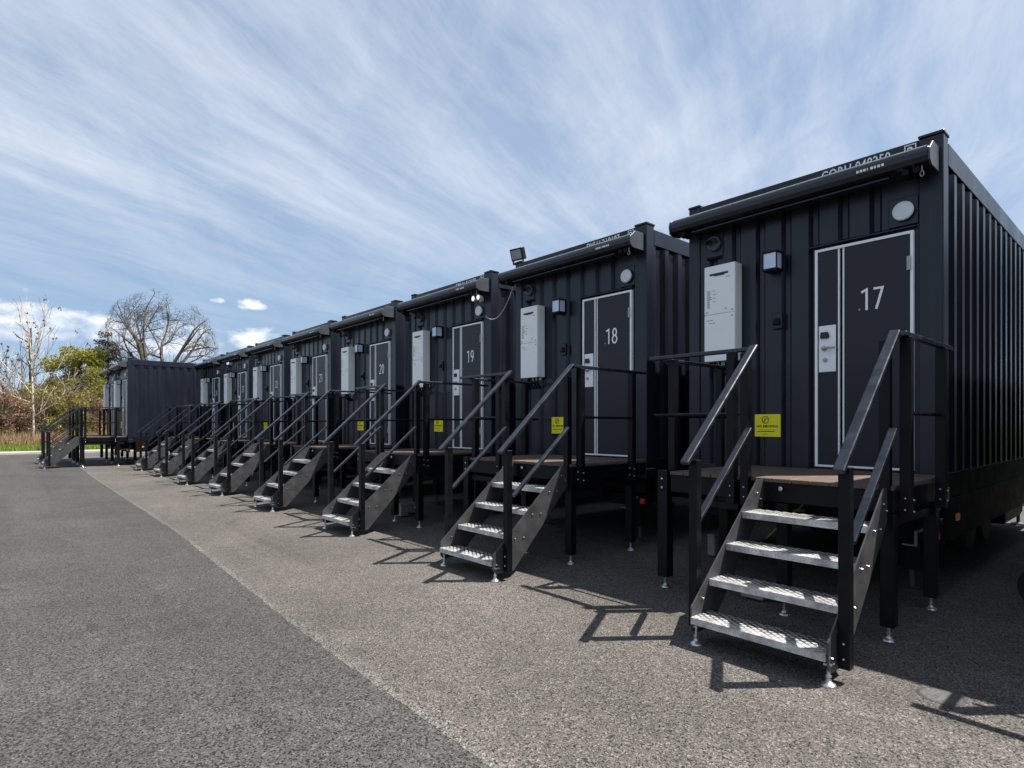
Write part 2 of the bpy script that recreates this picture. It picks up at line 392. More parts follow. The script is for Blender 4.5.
def make_cabin():
    t = thing('container_cabin', ORG, '', 'cabin')
    B = lambda mb, name, mt, par=t, **k: mb.build(name, mt, par, ORG, **k)
    # front wall: corrugated sheet between the posts
    pr = corr_profile(XL + .13, XR - .17, Y0 + .018, Y0 + .060, flat=.165, sl=.03, inn=.045, first=.12)
    B(MB().prism(pr + [(XR - .17, Y0 + .09), (XL + .13, Y0 + .09)], 'z', Z0 + .05, 3.80), 'front_wall', M['navy'])
    B(MB().prism([(XL + .13, Y1 - .02), (XR - .17, Y1 - .02), (XR - .17, Y1 - .06), (XL + .13, Y1 - .06)], 'z', Z0 + .05, 3.9), 'back_wall', M['navy'])
    for s, xo in ((1, XR), (-1, XL)):
        pr = corr_profile(Y0 + .15, Y1 - .15, xo - s*.008, xo - s*.048, flat=.085, sl=.062, inn=.085, first=.05)
        B(MB().prism([(d, a) for a, d in pr] + [(xo - s*.075, Y1 - .15), (xo - s*.075, Y0 + .15)], 'z', Z0 + .15, 3.81), 'side_wall', M['navy'])
        rb = MB()
        rb.box(min(xo, xo - s*.10), max(xo, xo - s*.10), Y0 + .16, Y1 - .16, 3.77, Z1)
        B(rb, 'top_rail', M['navy'], bevel=.006)
        rb = MB(); rb.box(min(xo - s*.002, xo - s*.09), max(xo - s*.002, xo - s*.09), Y0 + .16, Y1 - .16, Z0, 1.10)
        B(rb, 'bottom_rail', M['chassis'], bevel=.006)
        wd = .18 if s > 0 else .14
        for y in (Y0, Y1):
            k = 1 if y == Y0 else -1
            p = MB(); p.box(min(xo, xo - s*wd), max(xo, xo - s*wd), min(y, y + k*.16), max(y, y + k*.16), Z0, 4.008)
            po = B(p, 'corner_post', M['navy'], bevel=.008)
            c = MB(); c.box(min(xo + s*.006, xo - s*(wd + .004)), max(xo + s*.006, xo - s*(wd + .004)), min(y - k*.006, y + k*.175), max(y - k*.006, y + k*.175), 4.008, 4.036)
            B(c, 'corner_casting', M['navy'], po, bevel=.006)
            c = MB(); c.box(min(xo + s*.006, xo - s*(wd + .004)), max(xo + s*.006, xo - s*(wd + .004)), min(y - k*.006, y + k*.175), max(y - k*.006, y + k*.175), Z0 - .02, Z0 + .10)
            B(c, 'corner_casting', M['navy'], po, bevel=.006)
    h = MB(); h.box(XL + .14, XR - .18, Y0 + .008, Y0 + .10, 3.76, 4.008); hd = B(h, 'front_header', M['navy'], bevel=.006)
    s_ = MB(); s_.box(XL + .14, XR - .18, Y0 + .008, Y0 + .10, Z0, Z0 + .20); B(s_, 'front_sill', M['navy'], bevel=.006)
    rf = MB(); rf.box(XL + .10, XR - .10, Y0 + .02, Y1 - .02, 3.88, 3.945); B(rf, 'roof', M['navy'])
    # awning cassette
    prof = [(Y0 - .002, 3.69), (5.845, 3.698), (5.80, 3.71), (5.773, 3.75), (5.77, 3.79), (5.787, 3.825), (5.82, 3.838), (Y0 - .002, 3.85)]
    aw = B(MB().prism(prof, 'x', XL - .065, XR - .045), 'awning', M['awning'], bevel=.004)
    B(MB().tube([(XL - .05, 5.807, 3.838), (XR - .06, 5.807, 3.838)], .007, 6), 'trim_strip', M['galv'], aw)
    # right end: chamfered plate; left end: rounded cover
    pl = [(Y0 - .004, 3.675), (5.82, 3.675), (5.765, 3.71), (5.757, 3.80), (5.86, 3.888), (Y0 - .004, 3.892)]
    B(MB().prism(pl, 'x', XR - .044, XR - .028), 'end_cap', M['capgrey'], aw, bevel=.004)
    B(MB().prism([(Y0 - .06, 3.685), (5.845, 3.672), (5.78, 3.69), (5.763, 3.77), (5.78, 3.83), (5.835, 3.857), (Y0 - .06, 3.862)], 'x', XL - .085, XL - .066), 'end_cap', M['awning'], aw, bevel=.006)
    a = MB()                                                                   # folded arms under the cassette
    a.box(XL + .15, XR - .35, 5.86, 5.92, 3.668, 3.688)
    B(a, 'lead_rail', M['awning'], aw, bevel=.004)
    for q in (XR - .24, XR - .16, XL + .05):
        a = MB(); a.box(q, q + .05, 5.80, 5.95, 3.635, 3.688); B(a, 'folding_arm', M['chassis'], aw, bevel=.004)
    a = MB()
    for k, w_ in enumerate((.018, .02, .018, .008, .02, .016, .018, .02)): a.box(XR - .58 + k*.028, XR - .58 + k*.028 + w_, 5.7685, 5.771, 3.76, 3.782)
    B(a, 'maker_print', M['frame_white'], aw)
    e = MB(); ring = [(XR - .10 + .014*math.cos(q), 5.83, 3.625 + .022*math.sin(q)) for q in [k*math.pi/5 for k in range(11)]]
    e.tube(ring, .004, 6); e.tube([(XR - .10, 5.83, 3.69), (XR - .10, 5.83, 3.645)], .006, 6)
    B(e, 'crank_eye', M['greybox'], aw)
    # door
    dx0, dx1, dz0, dz1 = -2.358, -1.536, 1.115, 3.224
    d = MB(); d.box(-2.335, -2.150, Y0 - .012, Y0 + .06, dz0 + .02, dz1 - .02); d.box(-2.10, -1.556, Y0 - .014, Y0 + .06, dz0 + .02, dz1 - .02)
    dr = B(d, 'door', M['door'], bevel=.003)
    f = MB(); w = .024
    f.box(dx0, dx0 + w, Y0 - .025, Y0 + .05, dz0, dz1); f.box(dx1 - w, dx1, Y0 - .025, Y0 + .05, dz0, dz1)
    f.box(dx0 + w, dx1 - w, Y0 - .0251, Y0 + .05, dz1 - w, dz1); f.box(dx0 + w, dx1 - w, Y0 - .0251, Y0 + .05, dz0, dz0 + .018)
    B(f, 'door_frame', M['frame_white'], dr)
    f = MB(); f.box(-2.150, -2.137, Y0 - .019, Y0 + .05, dz0 + .02, dz1 - w); f.box(-2.109, -2.096, Y0 - .019, Y0 + .05, dz0 + .02, dz1 - w)
    B(f, 'edge_strip', M['frame_white'], dr)
    f = MB(); f.box(-2.139, -2.107, Y0 + .004, Y0 + .05, dz0 + .02, dz1 - w); B(f, 'dark_gap', M['chassis'], dr)
    f = MB(); f.box(-2.322, -2.168, Y0 - .026, Y0 - .0125, 2.030, 2.478); lp = B(f, 'lock_plate', M['plate'], dr, bevel=.004)
    f = MB(); f.prism([(-2.305, 2.355), (-2.228, 2.352), (-2.222, 2.372), (-2.235, 2.415), (-2.300, 2.415)], 'y', Y0 - .045, Y0 - .026); B(f, 'card_reader', M['ink'], dr, bevel=.004)
    f = MB(); f.lathe([(.024, 0), (.024, -.02), (.014, -.024), (.012, -.06)], (-2.268, Y0 - .026, 2.258), 'y', 14)
    f.tube([(-2.272, Y0 - .08, 2.258), (-2.22, Y0 - .082, 2.257), (-2.155, Y0 - .078, 2.256)], [.013, .012, .009], 8); B(f, 'door_handle', M['greybox'], dr, smooth='auto')
    f = MB(); f.lathe([(.021, 0), (.021, -.012), (.012, -.016)], (-2.262, Y0 - .026, 2.147), 'y', 14); f.box(-2.268, -2.256, Y0 - .050, Y0 - .040, 2.135, 2.16); B(f, 'key_cylinder', M['greybox'], dr)
    for z in (2.94, 1.42):
        f = MB(); f.box(-1.585, -1.562, Y0 - .032, Y0 - .012, z - .06, z + .06); f.tube([(-1.562, Y0 - .034, z - .06), (-1.562, Y0 - .034, z + .06)], .011, 8); B(f, 'hinge', M['greybox'], dr)
    f = MB(); f.lathe([(.009, 0), (.009, -.006)], (-1.965, Y0 - .014, 2.59), 'y', 10); B(f, 'peephole', M['greyink'], dr)
    f = MB(); f.prism([(Y0 + .05, 3.30), (Y0 - .035, 3.262), (Y0 - .035, 3.252), (Y0 + .05, 3.262)], 'x', -2.405, -1.52); B(f, 'drip_flashing', M['navy'], t)
    # round vent
    f = MB(); f.box(-1.735, -1.508, Y0 - .002, Y0 + .03, 3.285, 3.535); v = B(f, 'round_vent', M['navy'], bevel=.004)
    f = MB(); f.lathe([(.066, -.002), (.066, -.02), (.082, -.03), (.084, -.038), (.076, -.048), (.02, -.052)], (-1.612, Y0, 3.408), 'y', 28); B(f, 'vent_cover', M['disc'], v, smooth='auto')
    # hooded exhaust vent with its square plate
    f = MB(); f.box(-3.545, -3.345, Y0 + .004, Y0 + .03, 3.40, 3.66); v = B(f, 'exhaust_vent', M['navy'], bevel=.004)
    f = MB(); f.lathe([(.085, 0), (.085, -.03), (.076, -.04)], (-3.44, Y0 + .004, 3.545), 'y', 22); B(f, 'vent_ring', M['capgrey'], v, smooth='auto')
    f = MB(); nn = 9
    for k in range(nn):
        a0, a1 = math.pi*k/nn, math.pi*(k+1)/nn
        f.face([(-3.44 + .066*math.cos(a0), Y0 - .03, 3.54 + .066*math.sin(a0)), (-3.44 + .066*math.cos(a1), Y0 - .03, 3.54 + .066*math.sin(a1)),
                (-3.44 + .05*math.cos(a1), Y0 - .11, 3.515 + .05*math.sin(a1)), (-3.44 + .05*math.cos(a0), Y0 - .11, 3.515 + .05*math.sin(a0))])
    B(f, 'vent_hood', M['capgrey'], v, fix=False)
    f = MB(); f.box(-3.53, -3.36, Y0 - .012, Y0 + .02, 3.375, 3.392); B(f, 'drip_lip', M['chassis'], v)
    f = MB(); f.box(-2.782, -2.685, Y0 - .018, Y0 + .03, 2.505, 2.668); v = B(f, 'outlet_cover', M['navy'], bevel=.006)
    f = MB(); f.prism([(Y0 - .018, 2.62), (Y0 - .05, 2.545), (Y0 - .018, 2.545)], 'x', -2.765, -2.70); B(f, 'outlet_flap', M['chassis'], v, bevel=.004)
    # trailer chassis below
    c = MB()
    for x in (-3.10, -2.00): c.box(x - .06, x + .06, Y0 - .10, Y1 + .2, .58, Z0 - .004)
    for y in (Y0 + .10, Y0 + 1.6, Y0 + 3.1, Y0 + 4.6, Y1 - .12): c.box(XL + .06, XR - .06, y - .05, y + .05, .66, Z0 - .006)
    for x in (XL + .03, XR - .03): c.box(x - .028, x + .028, Y0 + .25, Y1 - .25, .50, Z0 - .008)
    c.box(XL + .02, XR - .02, Y0 + .02, Y0 + .08, .50, .64)
    ch = B(c, 'trailer_chassis', M['chassis'], bevel=.004)
    for y in (Y0 + 2.7, Y0 + 3.55):
        for x in (XL + .42, XR - .42):
            f = MB(); k = 1 if x > -2.5 else -1
            f.lathe([(.19, -.10), (.30, -.10), (.33, -.06), (.33, .06), (.30, .10), (.19, .10)], (x, y, .335), 'x', 24, 0)
            f.lathe([(.19, -.07), (.19, .06), (.10, .075), (.07, .10)] if k > 0 else [(.19, .07), (.19, -.06), (.10, -.075), (.07, -.10)], (x, y, .335), 'x', 16, 1)
            B(f, 'wheel', [M['rubber'], M['rim']], ch, smooth='auto')
    for x in (XL + .06, XR - .06):
        f = MB(); f.box(x - .035, x + .035, Y0 - .015, Y0 + .02, .535, .60); B(f, 'tail_light', M['red'], ch, bevel=.006)
    f = MB(); f.box(XR - .003, XR + .012, Y0 + .42, Y0 + .52, .66, .72); B(f, 'side_reflector', M['orange'], ch)
    f = MB(); f.box(XL + .5, XR - .25, Y0 + 4.3, Y1 - .5, .16, .66); B(f, 'added_dark_box', M['chassis'], ch, bevel=.02)  # dark box added to block the sunlit ground behind the trailer
    for y in (Y0 + .28, Y1 - .4):
        for x in (XL + .45, XR - .3):
            f = MB(); f.box(x - .045, x + .045, y - .045, y + .045, .20, .66); f.tube([(x, y, .03), (x, y, .22)], .022, 8, 1); f.lathe([(.09, 0), (.09, .015), (.03, .035)], (x, y, .008), 'z', 14, 1)
            B(f, 'jack_leg', [M['chassis'], M['stringer']], ch)
    f = MB(); f.box(XR - .16, XR - .14, Y0 - .2, Y0 - .185, .50, .62); f.box(XR - .25, XR - .14, Y0 - .2, Y0 - .185, .49, .502); f.box(XR - .16, XR - .14, Y0 - .19, Y0 + .03, .60, .62)
    B(f, 'hook_bracket', M['dimbox'], ch)
    return t, dr, hd

def numbers(root, dr, hd, num, code):
    B = lambda mb, name, mt, par: mb.build(name, mt, par, ORG)
    if num:
        B(digits(num, -1.862, 2.578, Y0 - .016, .20), 'door_number', M['frame_white'], dr)
    if code:
        B(text_mb(code, -2.31, 3.893, Y0 + .005, .128, .72, .004, .0012, 'LEFT', 1.06), 'container_code', M['frame_white'], hd)
        f = MB(); x0, x1, z0, z1, y = -1.612, -1.522, 3.87, 3.99, Y0 + .005; w = .008
        f.box(x0, x0+w, y-.003, y+.003, z0, z1); f.box(x1-w, x1, y-.003, y+.003, z0, z1); f.box(x0+w, x1-w, y-.003, y+.003, z1-w, z1); f.box(x0+w, x1-w, y-.003, y+.003, z0, z0+w)
        q = text_mb('2', -1.567, 3.885, y, .12, .9, .004, .002, 'CENTER'); i = len(f.v); f.v += q.v; f.f += [tuple(i+k for k in p) for p in q.f]; f.m += q.m
        B(f, 'check_digit', M['frame_white'], hd)

def make_heater():
    o = Vector((-3.295, 5.90, 2.21)); t = thing('water_heater', o, '', 'water heater', 'white water heaters on the cabin fronts')
    B = lambda mb, name, mt, **k: mb.build(name, mt, t, o, **k)
    x0, x1, yf, yb = -3.476, -3.122, 5.90, 6.062
    B(MB().box(x0, x1, yf + .012, yb, 2.215, 3.262), 'casing', M['white'], bevel=.008)
    B(MB().box(x0 - .001, x1 + .001, yf, yf + .013, 2.728, 3.255), 'upper_panel', M['white'], bevel=.004)
    B(MB().box(x0 - .001, x1 + .001, yf, yf + .013, 2.213, 2.720), 'lower_panel', M['white'], bevel=.004)
    f = MB(); f.box(x0 + .065, x1 - .075, yf - .004, yf + .004, 3.150, 3.172); f.box(x0 + .12, x1 - .12, yf - .008, yf + .004, 3.142, 3.151); B(f, 'exhaust_slot', M['ink'])
    f = MB(); r = random.Random(4)
    for k in range(9):
        f.box(x0 + .032, x0 + .032 + r.uniform(.03, .055), yf - .0015, yf, 2.80 + k*.022, 2.812 + k*.022)
        if k % 2: f.box(x0 + .10, x0 + .10 + r.uniform(.02, .06), yf - .0015, yf, 2.84 + k*.02, 2.846 + k*.02)
    f.box(x1 - .10, x1 - .05, yf - .0015, yf, 3.11, 3.118); f.box(x0 + .03, x0 + .10, yf - .0015, yf, 2.66, 2.667); f.box(x0 + .05, x0 + .13, yf - .0015, yf, 2.63, 2.636)
    B(f, 'printed_notice', M['greyink'])
    for (x, z) in ((x0 + .03, 2.755), (x1 - .03, 2.755), (x1 - .03, 2.69), (x1 - .10, 2.775)):
        B(MB().box(x - .012, x + .012, yf - .004, yf, z - .005, z + .005), 'panel_catch', M['greyink'])
    f = MB(); f.box(-3.30, -3.24, 6.03, 6.058, 3.262, 3.285); f.box(-3.40, -3.20, 6.05, 6.066, 2.18, 2.214); B(f, 'wall_bracket', M['white'])
    f = MB()
    for x in (-3.40, -3.34, -3.27, -3.20): f.tube([(x, 5.99, 2.214), (x, 5.99, 2.12), (x, 6.06, 2.06)], .012, 8)
    B(f, 'pipes', M['chassis'])
    return t

def make_wall_lamp():
    o = Vector((-2.745, 6.05, 3.09)); t = thing('wall_lamp', o, '', 'wall lamp', 'square lanterns on the cabin fronts')
    B = lambda mb, name, mt, **k: mb.build(name, mt, t, o, **k)
    x0, x1, y0, y1 = -2.822, -2.672, 5.895, 6.045
    f = MB(); f.box(x0, x1, y0, y1, 3.085, 3.108); f.box(x0, x1, y0, y1, 3.262, 3.285); f.box(x0 + .02, x1 - .02, y1, y1 + .025, 3.10, 3.27)
    for x, y in ((x0, y0), (x1 - .012, y0), (x0, y1 - .03), (x1 - .03, y1 - .03)): f.box(x, x + (.03 if y > y0 else .012) - (0 if x == x0 else 0), y, y + (.03 if y > y0 else .012), 3.108, 3.262)
    B(f, 'housing', M['black'], bevel=.002)
    B(MB().box(x0 + .008, x1 - .008, y0 + .006, y1 - .02, 3.1085, 3.2615), 'lens', M['glass'])
    return t

def make_sign():
    o = Vector((-2.842, 6.06, 1.395)); t = thing('notice_sign', o, '', 'sign', 'yellow notices beside the cabin doors')
    B = lambda mb, name, mt, **k: mb.build(name, mt, t, o, **k)
    y = 6.052
    B(MB().box(-2.978, -2.706, y, y + .012, 1.395, 1.63), 'sign_panel', M['yellow'], bevel=.002)
    f = MB(); cx, cz = -2.862, 1.572
    ring = [(cx + .036*math.cos(k*math.pi/12), y - .001, cz + .036*math.sin(k*math.pi/12)) for k in range(25)]
    f.tube(ring, .0035, 4, cap=False); f.bar((cx - .026, y - .001, cz - .026), (cx + .026, y - .001, cz + .026), .003, .006, up=(0, 1, 0))
    f.bar((cx - .012, y - .001, cz - .024), (cx - .006, y - .001, cz + .012), .003, .008, up=(0, 1, 0)); f.bar((cx - .002, y - .001, cz + .008), (cx + .016, y - .001, cz + .012), .003, .012, up=(0, 1, 0))
    B(f, 'emblem', M['ink'])
    B(text_mb('NO SMOKING', cx + .02, 1.494, y - .001, .033, 1.0, .002, .0008, 'CENTER', 1.12), 'lettering', M['ink'])
    f = MB(); f.box(-2.95, -2.77, y - .001, y, 1.447, 1.454); f.box(-2.93, -2.75, y - .001, y, 1.466, 1.468); f.box(-2.895, -2.835, y - .001, y, 1.420, 1.424); B(f, 'small_print', M['ink'])
    return t

# ------------------------------------------------------------------ platform and stairs (built in front of 17)
def foot(mb, x, y, ztop, m):
    mb.tube([(x, y, .02), (x, y, ztop)], .010, 8, m); mb.lathe([(.042, 0), (.040, .010), (.018, .026), (.016, .04)], (x, y, .006), 'z', 14, m); mb.lathe([(.017, 0), (.017, .014)], (x, y, .055), 'z', 6, m)

def make_platform():
    o = Vector((-2.2, 5.36, 0)); t = thing('entrance_platform', o, '', 'platform', 'steel entrance platforms in front of the cabins')
    B = lambda mb, name, mt, par=t, **k: mb.build(name, mt, par, o, **k)
    f = MB(); x = -3.095; w = 1.785 / 13
    for k in range(13): f.box(x + k*w + .0025, x + (k+1)*w - .0025, 4.655, 6.02, 1.062, 1.092)
    B(f, 'deck_boards', M['deck'], bevel=.003)
    f = MB(); bm = [M['black'], M['galv']]
    f.box(-3.10, -1.31, 4.675, 4.735, .905, 1.060); f.box(-3.10, -1.31, 5.95, 6.01, .905, 1.060)
    f.box(-3.10, -3.04, 4.735, 5.95, .905, 1.060); f.box(-1.37, -1.31, 4.735, 5.95, .905, 1.060); f.box(-2.25, -2.19, 4.735, 5.95, .92, 1.058)
    for (bx, bz) in ((-3.14, 1.02), (-3.14, .94), (-2.48, 1.02), (-2.48, .94), (-2.08, 1.015)): f.bolt((bx, 4.655 if bx > -3.1 else 4.66, bz), '-y', .02 if bx == -2.08 else .012)
    for (by, bz) in ((4.76, .92), (4.76, 1.0), (5.65, .92), (5.65, 1.0)): f.bolt((-1.215, by, bz), 'x')
    B(f, 'deck_frame', bm, bevel=.003)
    for q in ((-3.10, -2.45, 4.69, 4.73), (-3.09, -3.05, 4.74, 5.95), (-1.36, -1.32, 4.74, 5.95)):
        f = MB(); f.box(*q, .80, .86); B(f, 'brace', M['black'], bevel=.003)
    for (lx, ly, top) in ((-3.172, 4.70, 1.10), (-1.345, 4.70, .90), (-3.172, 5.80, 1.06), (-1.345, 5.76, .90), (-2.08, 4.72, .90)):
        f = MB(); q = .052 if top > .95 else .045
        f.box(lx - q, lx + q, ly - q, ly + q, .11, top); foot(f, lx, ly, .12, 1)
        if top > 1: f.bolt((lx, ly - q, 1.02), '-y', .012); f.bolt((lx, ly - q, .94), '-y', .012)
        B(f, 'leg', bm, bevel=.004)
    def post(x, y, z0=.86, z1=2.13, q=.035):
        f = MB(); f.box(x - q, x + q, y - q, y + q, z0, z1); f.bolt((x, y - q, 1.01), '-y', .008); f.bolt((x, y - q, .93), '-y', .008); B(f, 'post', bm, bevel=.004)
    post(-3.145, 4.79, 1.06); post(-2.48, 4.645); post(-3.20, 5.74, 1.06); post(-1.253, 4.76); post(-1.253, 5.66)
    f = MB(); f.bar((-3.33, 4.70, 2.146), (-2.345, 4.70, 2.146), .06, .032); fr = B(f, 'front_rail', M['rail'], bevel=.004)
    f = MB(); f.bar((-3.20, 4.74, 2.128), (-3.20, 6.0, 2.128), .05, .03); B(f, 'side_rail', M['rail'], bevel=.004)
    f = MB(); f.bar((-1.253, 4.66, 2.146), (-1.253, 5.92, 2.146), .05, .032); B(f, 'side_rail', M['rail'], bevel=.004)
    f = MB(); f.tube([(-3.30, 4.72, 1.61), (-2.46, 4.72, 1.61)], .014, 8); B(f, 'middle_rail', M['black'])
    f = MB(); f.tube([(-3.20, 4.78, 1.60), (-3.20, 6.0, 1.60)], .014, 8); B(f, 'middle_rail', M['black'])
    f = MB(); f.tube([(-1.253, 4.78, 1.60), (-1.253, 5.68, 1.60)], .014, 8); B(f, 'middle_rail', M['black'])
    return t

TREADS = ((3.585, .200), (3.825, .422), (4.065, .640), (4.305, .852))
def make_stairs():
    o = Vector((-1.79, 4.15, 0)); t = thing('staircase', o, '', 'staircase', 'steel staircases up to the cabin platforms')
    B = lambda mb, name, mt, par=t, **k: mb.build(name, mt, par, o, **k)
    poly = [(3.60, .115), (3.60, .262), (4.56, 1.085), (4.650, 1.085), (4.650, .875), (3.865, .075), (3.64, .075)]
    for x0, x1, s in ((-2.228, -2.218, 1), (-1.344, -1.334, 1)):
        f = MB(); f.prism(poly, 'x', x0, x1)
        for (y, z) in TREADS:
            for dy in (.055, .17): f.bolt((x1, y + dy, z - .035), 'x', .007); 
        for (y, z) in ((3.66, .13), (3.74, .30), (4.54, .98), (4.60, .93)): f.bolt((x1, y, z), 'x', .007)
        B(f, 'stringer', [M['stringer'], M['galv']])
    for (y, z) in TREADS:
        f = MB(); f.box(-2.216, -1.346, y, y + .235, z - .004, z); f.box(-2.216, -1.346, y, y + .004, z - .046, z - .004); f.box(-2.216, -1.346, y + .231, y + .235, z - .046, z - .004)
        f.box(-2.215, -2.211, y + .004, y + .231, z - .046, z - .004); f.box(-1.351, -1.347, y + .004, y + .231, z - .046, z - .004)
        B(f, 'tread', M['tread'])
    bm = [M['black'], M['galv']]
    for cx, rx, sgn in ((-2.285, -2.31, -1), (-1.295, -1.302, 1)):
        f = MB(); f.box(cx - .032, cx + .032, 3.72, 3.785, .09, 1.27)
        for z in (.15, .24): f.bolt((cx, 3.72, z), '-y', .008)
        B(f, 'newel_post', bm, bevel=.004)
        ux = -2.355 if sgn < 0 else -1.355
        f = MB(); f.box(ux - .033, ux + .033, 4.66 - (.06 if sgn < 0 else .03), 4.66 + (.006 if sgn < 0 else .036), .80 if sgn > 0 else .86, 2.11)
        for z in (.93, 1.01): f.bolt((ux, 4.66 - (.06 if sgn < 0 else .03), z), '-y', .008)
        B(f, 'upper_post', bm, bevel=.004)
        f = MB(); f.bar((rx, 3.655, 1.245), (rx, 4.685, 2.168), .066, .034); B(f, 'handrail', M['rail'], bevel=.006)
        f = MB(); f.bar((rx + .012*(sgn > 0), 3.82, .818), (rx + .012*(sgn > 0), 4.60, 1.49), .05, .028); B(f, 'lower_rail', M['rail'], bevel=.004)
    for x in (-2.205, -1.347):
        f = MB(); foot(f, x, 3.635, .16, 0); f.box(x - .02, x + .02, 3.615, 3.68, .125, .135); B(f, 'levelling_foot', M['galv'], smooth='auto')
    return t

# ------------------------------------------------------------------ placing the rows
names = ['17', '18', '19', '20', '21', '22', '23', '24']
codes = ['CORU 048250', 'DVLU 218197', 'CMLU 413692', None, None, None, None, None]
ordn = ['nearest', 'second', 'third', 'fourth', 'fifth', 'sixth', 'seventh', 'eighth and farthest']
cabin, door, header = make_cabin(); heater = make_heater(); lamp = make_wall_lamp(); sign = make_sign(); plat = make_platform(); stair = make_stairs()
G_CAB = 'black container cabins in a row'
spots = [(-STEP*k, 0, names[k], codes[k], ordn[k]) for k in range(8)] + [(3.14, 0, None, None, 'x')] + [(-24.58, -2.33, None, None, 'f1'), (-24.58 - STEP, -2.33, None, None, 'f2')]
base = {'cabin': cabin, 'heater': heater, 'lamp': lamp, 'sign': sign, 'plat': plat, 'stair': stair}
home = {k: o.location.copy() for k, o in base.items()}
protos = {k: (o if k == 'x' else None) for k, o in base.items()}
def where(num, od):
    if od == 'x': return 'the cabin just right of number 17'
    if od == 'f1': return 'the set-forward cabin with its whole side showing'
    if od == 'f2': return 'the leftmost cabin by the trees'
    return 'cabin %s, %s from the right' % (num, od) if od != 'nearest' else 'cabin 17, the nearest one'
cab_label = {'17': 'nearest black container cabin with 17 on its door and code letters above the awning',
             '18': 'black container cabin with 18 on its door and a black floodlight on its roof corner',
             '19': 'black container cabin with 19 on its door and a white cable looping from its corner'}
placed = {}
for i, (dx, dy, num, code, od) in enumerate(spots):
    w = where(num, od)
    for key, proto in base.items():
        o = proto if i == 0 else copy_tree(proto)
        o.location = home[key] + Vector((dx, dy, 0))
        if key == 'cabin':
            o['group'] = G_CAB
            lb = cab_label.get(num) or ('black container cabin numbered %s, %s from the right in the long row' % (num, od) if num else
                 {'x': 'black container cabin standing right of number 17', 'f1': 'black cabin set forward at the far end, its long corrugated side in full view', 'f2': 'leftmost black cabin at the far end, nearest the bare pale tree'}[od])
        else:
            lb = {'heater': 'tall white water heater on the front of ', 'lamp': 'black square wall lamp with pale lens on ', 'sign': 'small yellow notice on the front of ',
                  'plat': 'black railed platform with brown deck at ', 'stair': 'steel staircase with four grey treads leading to '}[key] + w
        o['label'] = lb
        if i: placed[(i, key)] = o
# numbers and codes, one set per cabin
for i, (dx, dy, num, code, od) in enumerate(spots):
    root = cabin if i == 0 else placed[(i, 'cabin')]
    dr = [c for c in root.children if c.name.split('.')[0] == 'door'][0]; hd = [c for c in root.children if c.name.split('.')[0] == 'front_header'][0]
    numbers(root, dr, hd, num, code)

# ------------------------------------------------------------------ small things
def make_flood(o):
    t = thing('floodlight', o, 'black floodlight on the roof corner of cabin 18', 'floodlight')
    B = lambda mb, name, mt, **k: mb.build(name, mt, t, **k)
    f = MB(); f.box(-.05, .05, -.04, .04, 0, .02); f.box(-.085, -.075, -.012, .012, .012, .13); f.box(.075, .085, -.012, .012, .012, .13); f.box(-.085, .085, -.012, .012, .012, .022)
    B(f, 'mounting_bracket', M['black'])
    h = MB(); h.box(-.10, .10, -.045, .035, -.075, .085)
    for k in range(5): h.box(-.08 + k*.037, -.07 + k*.037, .035, .06, -.06, .07)
    hh = B(h, 'housing', M['black'], bevel=.006); hh.location = (0, 0, .14); hh.rotation_euler = (R(20), 0, 0)
    q = MB(); q.box(-.08, .08, -.050, -.0455, -.055, .065); g_ = q.build('glass', M['greyink'], hh)
    return t
fl = make_flood((XL - STEP - .01 + .05, Y0 + .08, 4.015)); fl.rotation_euler = (0, 0, R(12)); fl.scale = (1.15, 1.15, 1.15); fl.location.x -= .06
f2 = copy_tree(fl); f2.location = (XR - 24.58 - .1, Y0 - 2.33 + .08, 4.015); f2.scale = (1, 1, 1); f2['label'] = 'dark floodlight on the roof corner of the set-forward far cabin'
def make_spot(x, y, z, label):
    t = thing('sensor_light', (x, y, z), label, 'spotlight', 'white spotlights under the awnings')
    f = MB(); f.box(-.05, .05, .0, .04, -.04, .05); f.tube([(0, 0, 0), (0, -.06, .02)], .014, 8); f.build('mount', M['white'], t, bevel=.004)
    for s in (-1, 1):
        f = MB(); f.lathe([(.035, .05), (.055, .0), (.06, -.05), (.05, -.052)], (s*.085, -.08, .015), 'y', 14, 0); f.lathe([(.048, -.0525), (.03, -.055)], (s*.085, -.08, .015), 'y', 14, 1)
        f.build('lamp_head', [M['white'], M['lampglow']], t, smooth='auto')
    return t
s1 = make_spot(-7.61, Y0 - .04, 3.585, 'white twin spotlight above the round vent of cabin 19')
s1.scale = (.8, .8, .8); s2 = copy_tree(s1); s2.location = (XL - STEP*6 + 1.0, Y0 - .12, 3.55); s2['label'] = 'white twin spotlight under the awning of cabin 23'
f = MB(); pts = []
P0, P1 = Vector((-7.50, 6.03, 3.30)), Vector((-6.83, 6.02, 3.62))
for k in range(15):
    t_ = k / 14; p = P0.lerp(P1, t_); p.z -= .34 * 4 * t_ * (1 - t_) * .62; pts.append(p)
pts += [Vector((-6.84, 6.03, 3.80)), Vector((-6.95, 6.02, 3.86)), Vector((-7.10, 6.02, 3.90))]
f.tube(pts, .006, 6)
tag(f.build('hanging_cable', M['whitecable'], origin=(0, 0, 0), smooth=True), 'thin white cable drooping across the gap between cabins 19 and 18', 'cable')
# drain cover on the asphalt
t = thing('drain_cover', (-.88, 3.965, .004), 'round metal drain cover in the asphalt right of the nearest stairs', 'drain cover')
f = MB(); f.lathe([(.115, 0), (.115, .0015), (.10, .002)], (0, 0, 0), 'z', 28); f.build('rim', M['stringer'], t)
f = MB(); f.lathe([(.098, .0022), (.098, .003), (.02, .0034)], (0, 0, 0), 'z', 28); f.build('lid', M['drain'], t)
